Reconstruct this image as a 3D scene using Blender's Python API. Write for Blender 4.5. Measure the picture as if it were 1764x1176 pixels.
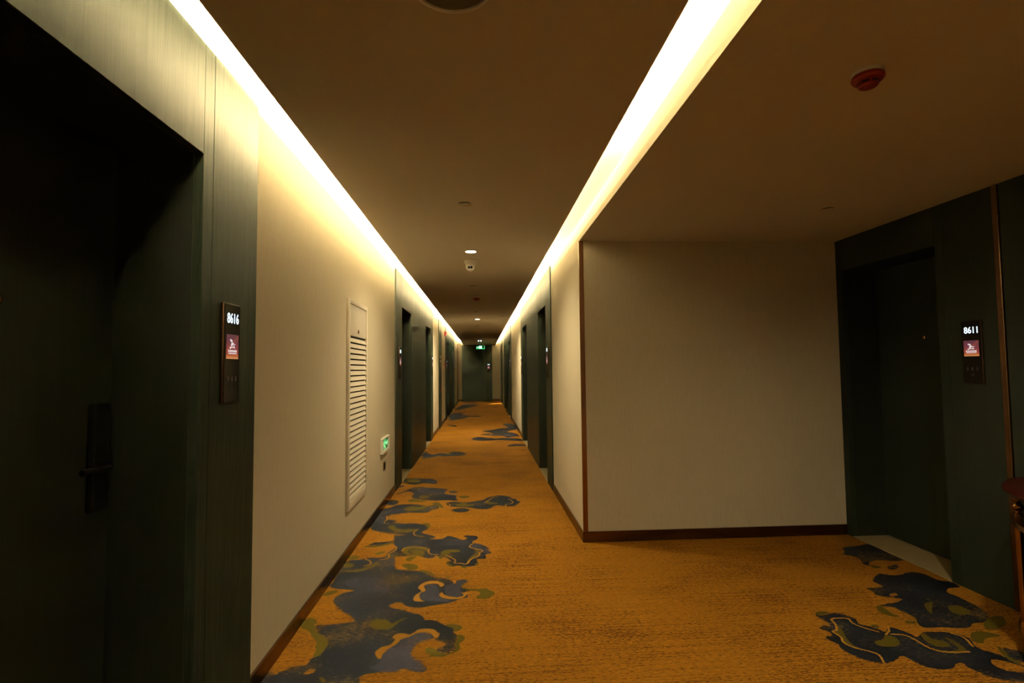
import bpy, bmesh, math, random
import numpy as np
from mathutils import Vector, Matrix

for o in list(bpy.data.objects):
    bpy.data.objects.remove(o, do_unlink=True)
sc = bpy.context.scene
col = sc.collection
PI = math.pi

# ------------------------------------------------------------------ camera, world, exposure
cam_d = bpy.data.cameras.new('camera'); cam = bpy.data.objects.new('camera', cam_d); col.objects.link(cam)
cam_d.sensor_width = 36.0; cam_d.lens = 36.0 * 894.03 / 1764.0; cam_d.clip_start = 0.05; cam_d.clip_end = 100
R_ = (0.99826641, -0.05791425, -0.01049331); U_ = (0.00743778, -0.05272504, 0.99858137); F_ = (0.05838535, 0.99692829, 0.05220289)
cam.matrix_world = Matrix(((R_[0], U_[0], -F_[0], 0.0), (R_[1], U_[1], -F_[1], 0.0), (R_[2], U_[2], -F_[2], 1.4), (0, 0, 0, 1)))
sc.camera = cam
w = bpy.data.worlds.new('world'); sc.world = w; w.use_nodes = True
w.node_tree.nodes['Background'].inputs[0].default_value = (1.0, 0.7, 0.42, 1)
w.node_tree.nodes['Background'].inputs[1].default_value = 0.0
sc.view_settings.view_transform = 'Standard'; sc.view_settings.look = 'None'
sc.view_settings.exposure = 1.0; sc.view_settings.gamma = 1.0; sc.view_settings.use_curve_mapping = False
try:
    sc.cycles.max_bounces = 9; sc.cycles.diffuse_bounces = 6; sc.cycles.glossy_bounces = 4
    sc.cycles.sample_clamp_indirect = 6.0; sc.cycles.use_denoising = True; sc.cycles.caustics_reflective = False
except Exception:
    pass
WARM = (1.0, 0.78, 0.42)
COVE_L, COVE_R = 9200.0, 5600.0      # radiance of the cove tapes
DOWN, DOWN_DIM = 88.0, 6.0      # watts of the downlights

# ------------------------------------------------------------------ dimensions (metres, camera at the origin 1.4 m up)
XL, XR, XA = -1.014, 0.812, 3.03
YB, YE, YA = -2.4, 22.8, 4.215
ZC, ZT = 2.45, 2.60
SL, SR = -0.792, 0.602
PROUD = 0.015

# ------------------------------------------------------------------ materials
MATS = {}
def mat(name, color=(0.5, 0.5, 0.5), rough=0.5, metal=0.0, emit=None, strength=0.0, spec=None, coat=0.0):
    m = bpy.data.materials.new(name); m.use_nodes = True; n = m.node_tree.nodes['Principled BSDF']
    n.inputs['Base Color'].default_value = (*color, 1); n.inputs['Roughness'].default_value = rough
    n.inputs['Metallic'].default_value = metal
    if spec is not None: n.inputs['Specular IOR Level'].default_value = spec
    if coat: n.inputs['Coat Weight'].default_value = coat; n.inputs['Coat Roughness'].default_value = 0.08
    if emit: n.inputs['Emission Color'].default_value = (*emit, 1); n.inputs['Emission Strength'].default_value = strength
    MATS[name] = m
    return m
class NT:
    """small node-graph helper"""
    def __init__(s, m): s.t = m.node_tree; s.b = s.t.nodes['Principled BSDF']
    def n(s, kind, **kw):
        x = s.t.nodes.new(kind)
        for k, v in kw.items(): setattr(x, k, v)
        return x
    def l(s, a, b): s.t.links.new(a, b)
    def coord(s, scale, rot=(0, 0, 0)):
        tc = s.n('ShaderNodeTexCoord'); mp = s.n('ShaderNodeMapping'); mp.inputs['Scale'].default_value = scale
        mp.inputs['Rotation'].default_value = rot; s.l(tc.outputs['Object'], mp.inputs['Vector']); return mp.outputs[0]
    def noise(s, vec, scale=1.0, detail=2.0, rough=0.5, dist=0.0):
        x = s.n('ShaderNodeTexNoise'); x.inputs['Scale'].default_value = scale; x.inputs['Detail'].default_value = detail
        x.inputs['Roughness'].default_value = rough; x.inputs['Distortion'].default_value = dist; s.l(vec, x.inputs['Vector']); return x.outputs['Fac']
    def rng(s, v, a, b, c=0.0, d=1.0):
        x = s.n('ShaderNodeMapRange'); x.inputs[1].default_value = a; x.inputs[2].default_value = b
        x.inputs[3].default_value = c; x.inputs[4].default_value = d; s.l(v, x.inputs[0]); return x.outputs[0]
    def math(s, op, a, b=None):
        x = s.n('ShaderNodeMath', operation=op)
        for i, v in enumerate((a, b)):
            if v is None: continue
            if isinstance(v, (int, float)): x.inputs[i].default_value = v
            else: s.l(v, x.inputs[i])
        return x.outputs[0]
    def mix(s, f, a, b):
        x = s.n('ShaderNodeMix', data_type='RGBA')
        if isinstance(f, (int, float)): x.inputs[0].default_value = f
        else: s.l(f, x.inputs[0])
        for i, v in ((6, a), (7, b)):
            if isinstance(v, tuple): x.inputs[i].default_value = (*v, 1)
            else: s.l(v, x.inputs[i])
        return x.outputs[2]
    def bump(s, h, strength, dist=0.002):
        x = s.n('ShaderNodeBump'); x.inputs['Strength'].default_value = strength; x.inputs['Distance'].default_value = dist
        s.l(h, x.inputs['Height']); s.l(x.outputs[0], s.b.inputs['Normal'])
    def color(s, c): s.l(c, s.b.inputs['Base Color'])

def wallpaper():
    m = mat('linen_wallpaper', (0.6, 0.5, 0.36), 0.75, spec=0.2); t = NT(m)
    v1 = t.noise(t.coord((180, 180, 9)), 1.0, 3, 0.6)
    v2 = t.noise(t.coord((25, 25, 400)), 1.0, 2, 0.5)
    v3 = t.noise(t.coord((2.2, 2.2, 0.5)), 1.0, 2, 0.5)
    f = t.rng(t.math('ADD', t.math('MULTIPLY', v1, 0.7), t.math('MULTIPLY', v2, 0.3)), 0.3, 0.7)
    c = t.mix(f, (0.46, 0.42, 0.325), (0.54, 0.495, 0.385))
    c = t.mix(t.rng(v3, 0.3, 0.7, 0.0, 0.12), c, (0.42, 0.385, 0.30))
    t.color(c); t.bump(f, 0.25, 0.001)
wallpaper()
def veneer():
    m = mat('green_oak_veneer', (0.08, 0.09, 0.06), 0.45, spec=0.045); t = NT(m)
    base = t.coord((1, 1, 1))
    g1 = t.noise(t.coord((110, 110, 3.2)), 1.0, 4, 0.6, 0.4)
    g2 = t.noise(t.coord((14, 14, 0.55)), 1.0, 2, 0.5, 1.6)
    ring = t.math('SINE', t.math('MULTIPLY', g2, 55.0))
    f = t.math('ADD', t.math('MULTIPLY', g1, 0.75), t.math('MULTIPLY', ring, 0.09))
    f = t.rng(f, 0.2, 0.6)
    c = t.mix(f, (0.013, 0.0175, 0.0125), (0.023, 0.030, 0.0215))
    t.color(c); t.bump(f, 0.2, 0.0006)
    t.l(t.rng(f, 0, 1, 0.44, 0.34), t.b.inputs['Roughness'])
veneer()
def leafmat():
    m = mat('green_door_lacquer', (0.03, 0.036, 0.025), 0.5, spec=0.15); t = NT(m)
    g1 = t.noise(t.coord((90, 90, 2.5)), 1.0, 3, 0.6, 0.3)
    c = t.mix(t.rng(g1, 0.3, 0.7), (0.0085, 0.0110, 0.0075), (0.0115, 0.0145, 0.0100))
    t.color(c); t.bump(g1, 0.12, 0.0005)
leafmat()
def alcovegreen():
    m = mat('deep_green_lacquer', (0.02, 0.027, 0.02), 0.5, spec=0.15); t = NT(m)
    g1 = t.noise(t.coord((90, 90, 2.5)), 1.0, 3, 0.6, 0.3)
    t.color(t.mix(t.rng(g1, 0.3, 0.7), (0.0125, 0.0175, 0.0125), (0.0155, 0.021, 0.0155))); t.bump(g1, 0.1, 0.0005)
alcovegreen()
def paint():
    m = mat('ceiling_paint', (0.66, 0.62, 0.54), 0.85, spec=0.1); t = NT(m)
    n = t.noise(t.coord((60, 60, 60)), 1.0, 3, 0.6); t.bump(n, 0.06, 0.001)
    t.color(t.mix(t.rng(t.noise(t.coord((1.3, 0.6, 1)), 1.0, 3), 0.3, 0.7), (0.555, 0.515, 0.435), (0.585, 0.545, 0.46)))
paint()
grainless = mat('cove_white_paint', (0.86, 0.84, 0.78), 0.85, spec=0.1)  # paler copy of the ceiling paint, raised to bounce more cove light down
def carpetmat():
    m = mat('cloud_pattern_carpet', (0.4, 0.2, 0.04), 0.95, spec=0.05); t = NT(m)
    tc = t.n('ShaderNodeTexCoord')
    at = t.n('ShaderNodeVertexColor'); at.layer_name = 'pattern'
    sep = t.n('ShaderNodeSeparateColor'); t.l(at.outputs['Color'], sep.inputs[0])
    blue, olive, gold, slate = sep.outputs[0], sep.outputs[1], sep.outputs[2], at.outputs['Alpha']
    streak = t.noise(t.coord((1.6, 95, 1)), 1.0, 3, 0.6)
    fine = t.noise(t.coord((30, 190, 1)), 1.0, 3, 0.65)
    fleck = t.noise(t.coord((45, 130, 1)), 1.0, 2, 0.7)
    blotch = t.noise(t.coord((1.5, 2.0, 1)), 1.0, 3, 0.6)
    # amber ground with brown weft flecks
    am = t.mix(t.rng(fine, 0.3, 0.7), (0.135, 0.056, 0.005), (0.315, 0.143, 0.012))
    am = t.mix(t.rng(streak, 0.42, 0.72, 0.0, 0.5), am, (0.16, 0.067, 0.006))
    fl = t.math('ADD', fleck, t.math('MULTIPLY', t.math('SUBTRACT', blotch, 0.5), 0.5))
    fl = t.math('ADD', fl, t.math('MULTIPLY', t.math('SUBTRACT', streak, 0.5), 0.5))
    am = t.mix(t.rng(fl, 0.53, 0.63, 0.0, 0.85), am, (0.06, 0.021, 0.004))
    # blue clouds
    mott = t.noise(t.coord((3.0, 5.0, 1)), 1.0, 3, 0.6)
    bl = t.mix(t.rng(mott, 0.38, 0.68, 0.0, 0.6), (0.0028, 0.0038, 0.007), (0.011, 0.013, 0.021))
    soft = t.math('MULTIPLY', t.math('MULTIPLY', slate, 1.5), t.rng(mott, 0.36, 0.66))
    sl = t.math('MAXIMUM', t.rng(slate, 0.7, 0.95), soft)
    bl = t.mix(t.math('MULTIPLY', sl, 0.8), bl, (0.027, 0.028, 0.046))
    bl = t.mix(t.rng(t.math('ADD', fine, t.math('MULTIPLY', t.math('SUBTRACT', t.noise(t.coord((2.3, 3.4, 1)), 1.0, 2, 0.5), 0.5), 0.75)), 0.60, 0.70, 0.0, 0.75), bl, (0.105, 0.068, 0.024))
    hb = t.n('ShaderNodeHueSaturation'); t.l(bl, hb.inputs['Color']); t.l(t.rng(fine, 0.3, 0.7, 0.55, 1.5), hb.inputs['Value']); bl = hb.outputs[0]
    rag = t.math('MULTIPLY', t.math('SUBTRACT', fine, 0.5), 0.55)
    fa = t.n('ShaderNodeAttribute'); fa.attribute_name = 'fade'; fade = fa.outputs['Fac']
    patch = t.noise(t.coord((1.9, 2.6, 1)), 1.0, 3, 0.55)
    edge = t.math('SUBTRACT', 1.0, t.math('ABSOLUTE', t.math('SUBTRACT', t.math('MULTIPLY', fade, 2.0), 1.0)))
    thread = t.math('SUBTRACT', t.noise(t.coord((22, 260, 1)), 1.0, 2, 0.6), 0.5)
    worn = t.math('MULTIPLY', t.math('MULTIPLY', edge, t.rng(patch, 0.44, 0.62, 0.15, 1.0)), t.math('MULTIPLY', thread, 5.5))
    blue = t.math('ADD', t.math('ADD', t.math('MULTIPLY', blue, 0.75), t.math('MULTIPLY', fade, 0.25)), worn)
    def msk(ch, r=1.0, a=0.42, b=0.58): return t.rng(t.math('ADD', ch, t.math('MULTIPLY', rag, r)), a, b)
    c = t.mix(msk(blue, 1.4), am, bl)
    c = t.mix(msk(olive, 0.6), c, t.mix(fine, (0.046, 0.036, 0.004), (0.066, 0.052, 0.006)))
    c = t.mix(msk(gold, 0.6, 0.30, 0.5), c, t.mix(fine, (0.22, 0.105, 0.012), (0.30, 0.15, 0.022)))
    t.color(c)
    t.bump(t.math('ADD', fine, t.math('MULTIPLY', t.noise(t.coord((420, 420, 1)), 1.0, 1), 0.6)), 0.55, 0.004)
carpetmat()
def bronze():
    m = mat('bronze_steel', (0.15, 0.085, 0.048), 0.3, 1.0); t = NT(m)
    n = t.noise(t.coord((3, 3, 300)), 1.0, 2); t.l(t.rng(n, 0.3, 0.7, 0.27, 0.31), t.b.inputs['Roughness'])
bronze()
mat('polished_bronze', (0.36, 0.20, 0.10), 0.22, 1.0)  # paler copy of the bronze, with cove light and carpet reflection put into it
def stone():
    m = mat('beige_stone', (0.42, 0.37, 0.27), 0.35); t = NT(m)
    n = t.noise(t.coord((18, 18, 18)), 1.0, 5, 0.65, 0.6)
    t.color(t.mix(t.rng(n, 0.3, 0.7), (0.23, 0.18, 0.095), (0.29, 0.235, 0.13)))
stone()
def grained(name, c0, c1, rough, metal=0.0, scale=60, spec=None, coat=0.0):
    m = mat(name, c0, rough, metal, spec=spec, coat=coat); t = NT(m)
    n = t.noise(t.coord((scale, scale, scale)), 1.0, 3); t.color(t.mix(t.rng(n, 0.3, 0.7), c0, c1)); return m
grained('white_enamel', (0.60, 0.56, 0.48), (0.64, 0.60, 0.52), 0.28)
grained('white_plastic', (0.66, 0.64, 0.58), (0.70, 0.68, 0.62), 0.4)
grained('red_plastic', (0.26, 0.015, 0.010), (0.32, 0.022, 0.014), 0.32)
grained('black_glass', (0.006, 0.005, 0.005), (0.008, 0.006, 0.006), 0.12, spec=0.25)
grained('black_metal', (0.0035, 0.0035, 0.0035), (0.005, 0.0048, 0.0045), 0.42, spec=0.12)
grained('dark_void', (0.008, 0.007, 0.006), (0.010, 0.009, 0.008), 0.9)
grained('copper_edge', (0.10, 0.058, 0.035), (0.13, 0.075, 0.045), 0.35, 1.0)
grained('brass', (0.30, 0.165, 0.045), (0.36, 0.20, 0.06), 0.25, 1.0)
grained('dark_red_lacquer', (0.022, 0.003, 0.002), (0.028, 0.004, 0.003), 0.35, coat=0.05, spec=0.2)
grained('black_lacquer', (0.008, 0.007, 0.006), (0.012, 0.010, 0.008), 0.15, coat=0.5)
grained('grey_mesh', (0.16, 0.13, 0.09), (0.20, 0.17, 0.12), 0.6, scale=500)
grained('grey_icon', (0.05, 0.035, 0.035), (0.06, 0.04, 0.04), 0.5)
grained('brown_socket', (0.05, 0.028, 0.014), (0.06, 0.034, 0.018), 0.35)
mat('lens_black', (0.004, 0.004, 0.004), 0.08)
mat('cove_tape_left', (0.9, 0.85, 0.7), 0.5, emit=WARM, strength=COVE_L)
mat('cove_tape_alcove', (0.9, 0.85, 0.7), 0.5, emit=WARM, strength=1500.0)
mat('cove_tape_weak', (0.9, 0.85, 0.7), 0.5, emit=WARM, strength=40.0)  # added tape, stands in for light spilling along the gap between tapes
mat('cove_tape_near', (0.9, 0.85, 0.7), 0.5, emit=WARM, strength=950.0)
mat('cove_tape_right', (0.9, 0.85, 0.7), 0.5, emit=WARM, strength=COVE_R)
mat('downlight_glow', (0.9, 0.9, 0.85), 0.5, emit=(1.0, 0.88, 0.66), strength=15)
mat('dim_downlight_glow', (0.9, 0.9, 0.85), 0.5, emit=(1.0, 0.88, 0.66), strength=4)
mat('digit_glow', (0.9, 0.95, 1.0), 0.5, emit=(0.62, 0.82, 1.0), strength=0.675)
mat('logo_white', (0.9, 0.9, 0.95), 0.5, emit=(0.72, 0.70, 0.78), strength=0.375)
mat('green_glow', (0.1, 0.8, 0.3), 0.5, emit=(0.10, 1.0, 0.32), strength=0.55)
mat('pale_green_glow', (0.5, 0.9, 0.6), 0.5, emit=(0.13, 1.0, 0.36), strength=0.55)
mat('green_backlight', (0.004, 0.02, 0.006), 0.4, emit=(0.0, 0.35, 0.08), strength=0.03)
mat('sign_symbol_glow', (0.5, 0.9, 0.6), 0.5, emit=(0.32, 1.0, 0.50), strength=1.6)
mat('lamp_white', (0.9, 0.9, 0.9), 0.5, emit=(1.0, 0.95, 0.85), strength=1.5)
def screenmat():
    m = mat('screen_image', (0.05, 0.01, 0.01), 0.2); t = NT(m)
    tc = t.n('ShaderNodeTexCoord'); sx = t.n('ShaderNodeSeparateXYZ'); t.l(tc.outputs['Generated'], sx.inputs[0])
    u, v = sx.outputs[1], sx.outputs[2]
    cr = t.n('ShaderNodeValToRGB'); e = cr.color_ramp.elements
    e[0].position = 0.0; e[0].color = (0.62, 0.27, 0.10, 1); e[1].position = 1.0; e[1].color = (0.09, 0.028, 0.04, 1)
    for p, c in ((0.10, (0.42, 0.12, 0.035)), (0.24, (0.28, 0.045, 0.03)), (0.55, (0.17, 0.035, 0.045)), (0.8, (0.10, 0.028, 0.045))):
        k = e.new(p); k.color = (*c, 1)
    t.l(v, cr.inputs[0])
    d = t.math('SUBTRACT', v, t.math('ADD', t.math('MULTIPLY', u, 0.62), 0.30))
    g = t.math('SUBTRACT', 1.0, t.rng(t.math('ABSOLUTE', d), 0.0, 0.13))
    g = t.math('MULTIPLY', g, 0.4)
    c = t.mix(g, cr.outputs[0], (0.42, 0.09, 0.02))
    t.l(c, t.b.inputs['Emission Color']); t.b.inputs['Emission Strength'].default_value = 0.5
screenmat()

# ------------------------------------------------------------------ mesh helpers
class MB:
    def __init__(s): s.v = []; s.f = []
    def add(s, vs, fs):
        k = len(s.v); s.v += [tuple(p) for p in vs]; s.f += [tuple(k + i for i in q) for q in fs]; return s
    def box(s, x0, x1, y0, y1, z0, z1):
        return s.add([(x, y, z) for z in (z0, z1) for y in (y0, y1) for x in (x0, x1)],
                     [(0, 2, 3, 1), (4, 5, 7, 6), (0, 1, 5, 4), (2, 6, 7, 3), (0, 4, 6, 2), (1, 3, 7, 5)])
    def lathe(s, prof, n=24, axis='z', o=(0, 0, 0), arc=2 * PI, a0=0.0, ring=False):
        if ring: prof = list(prof) + [prof[0]]
        full = abs(arc - 2 * PI) < 1e-6; m = n if full else n + 1; vs = []
        for r, h in prof:
            for i in range(m):
                a = a0 + arc * i / n; x, y = r * math.cos(a), r * math.sin(a)
                p = (x, y, h) if axis == 'z' else ((h, x, y) if axis == 'x' else (x, h, y))
                vs.append((p[0] + o[0], p[1] + o[1], p[2] + o[2]))
        fs = []
        for j in range(len(prof) - 1):
            for i in range(n):
                a, b = j * m + i, j * m + (i + 1) % m
                fs.append((a, b, b + m, a + m))
        if not ring: fs.append(tuple(range(m))[::-1]); fs.append(tuple((len(prof) - 1) * m + i for i in range(m)))
        return s.add(vs, fs)
    def prism(s, poly, x0, x1):
        """polygon in (y, z), extruded along x"""
        n = len(poly)
        return s.add([(x0, y, z) for y, z in poly] + [(x1, y, z) for y, z in poly],
                     [tuple(range(n))[::-1], tuple(range(n, 2 * n))] + [(i, (i + 1) % n, n + (i + 1) % n, n + i) for i in range(n)])
    def tube(s, pts, r, n=10):
        vs = []; fs = []; pts = [Vector(p) for p in pts]
        for i, p in enumerate(pts):
            d = (pts[min(i + 1, len(pts) - 1)] - pts[max(i - 1, 0)]).normalized()
            a = d.orthogonal().normalized() if i == 0 else (a - d * a.dot(d)).normalized()
            b = d.cross(a)
            for k in range(n):
                q = p + (a * math.cos(2 * PI * k / n) + b * math.sin(2 * PI * k / n)) * r; vs.append(tuple(q))
        for i in range(len(pts) - 1):
            for k in range(n):
                fs.append((i * n + k, i * n + (k + 1) % n, (i + 1) * n + (k + 1) % n, (i + 1) * n + k))
        fs.append(tuple(range(n))[::-1]); fs.append(tuple((len(pts) - 1) * n + k for k in range(n)))
        return s.add(vs, fs)
    def mesh(s, name, bevel=0.0, smooth=None, seg=1):
        me = bpy.data.meshes.new(name); me.from_pydata(s.v, [], s.f); me.update()
        bm = bmesh.new(); bm.from_mesh(me)
        bmesh.ops.remove_doubles(bm, verts=bm.verts[:], dist=1e-6)
        bmesh.ops.recalc_face_normals(bm, faces=bm.faces[:])
        if bevel:
            es = [e for e in bm.edges if len(e.link_faces) == 2 and e.calc_face_angle(0) > 0.6]
            bmesh.ops.bevel(bm, geom=es, offset=bevel, segments=seg, affect='EDGES', profile=0.6)
        if smooth is not None:
            for f in bm.faces: f.smooth = True
            for e in bm.edges:
                if len(e.link_faces) == 2 and e.calc_face_angle(0) > smooth: e.smooth = False
        bm.to_mesh(me); bm.free(); return me
    def build(s, name, m, parent=None, bevel=0.0, smooth=None, seg=1):
        o = bpy.data.objects.new(name, s.mesh(name, bevel, smooth, seg)); col.objects.link(o)
        o.data.materials.append(MATS[m]); o.parent = parent; return o
def box(x0, x1, y0, y1, z0, z1): return MB().box(x0, x1, y0, y1, z0, z1)
def empty(name, loc=(0, 0, 0), rz=0.0):
    o = bpy.data.objects.new(name, None); o.empty_display_size = 0.1; col.objects.link(o)
    o.location = loc; o.rotation_euler = (0, 0, rz); return o
def tag(o, label, cat=None, group=None, kind=None):
    o['label'] = label
    if cat: o['category'] = cat
    if group: o['group'] = group
    if kind: o['kind'] = kind
    return o
def struct(o, label): return tag(o, label, kind='structure')
def copy_tree(o, parent=None):
    c = o.copy(); col.objects.link(c); c.parent = parent
    for ch in list(o.children): copy_tree(ch, c)
    return c
def text_mesh(txt, w_, h_, name, parent, m, loc, bold=0.0, spacing=1.0, depth=0.0006, size=0.06):
    """flat lettering in the local y-z plane, facing +x, centred at loc"""
    cu = bpy.data.curves.new(name, 'FONT'); cu.body = txt; cu.size = size; cu.align_x = 'CENTER'; cu.align_y = 'CENTER'
    cu.offset = bold; cu.extrude = depth; cu.space_character = spacing; cu.resolution_u = 3
    tmp = bpy.data.objects.new('tmp', cu); col.objects.link(tmp)
    me = bpy.data.meshes.new_from_object(tmp.evaluated_get(bpy.context.evaluated_depsgraph_get()))
    bpy.data.objects.remove(tmp, do_unlink=True); bpy.data.curves.remove(cu)
    co = np.array([v.co[:] for v in me.vertices]); lo_, hi_ = co.min(0), co.max(0); mid_ = (lo_ + hi_) / 2; ext = hi_ - lo_
    for v in me.vertices:
        x, y, z = v.co; v.co = (z + loc[0], (x - mid_[0]) * w_ / ext[0] + loc[1], (y - mid_[1]) * h_ / ext[1] + loc[2])
    me.name = name; me.materials.clear(); me.materials.append(MATS[m])
    o = bpy.data.objects.new(name, me); col.objects.link(o); o.parent = parent; return o
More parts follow.
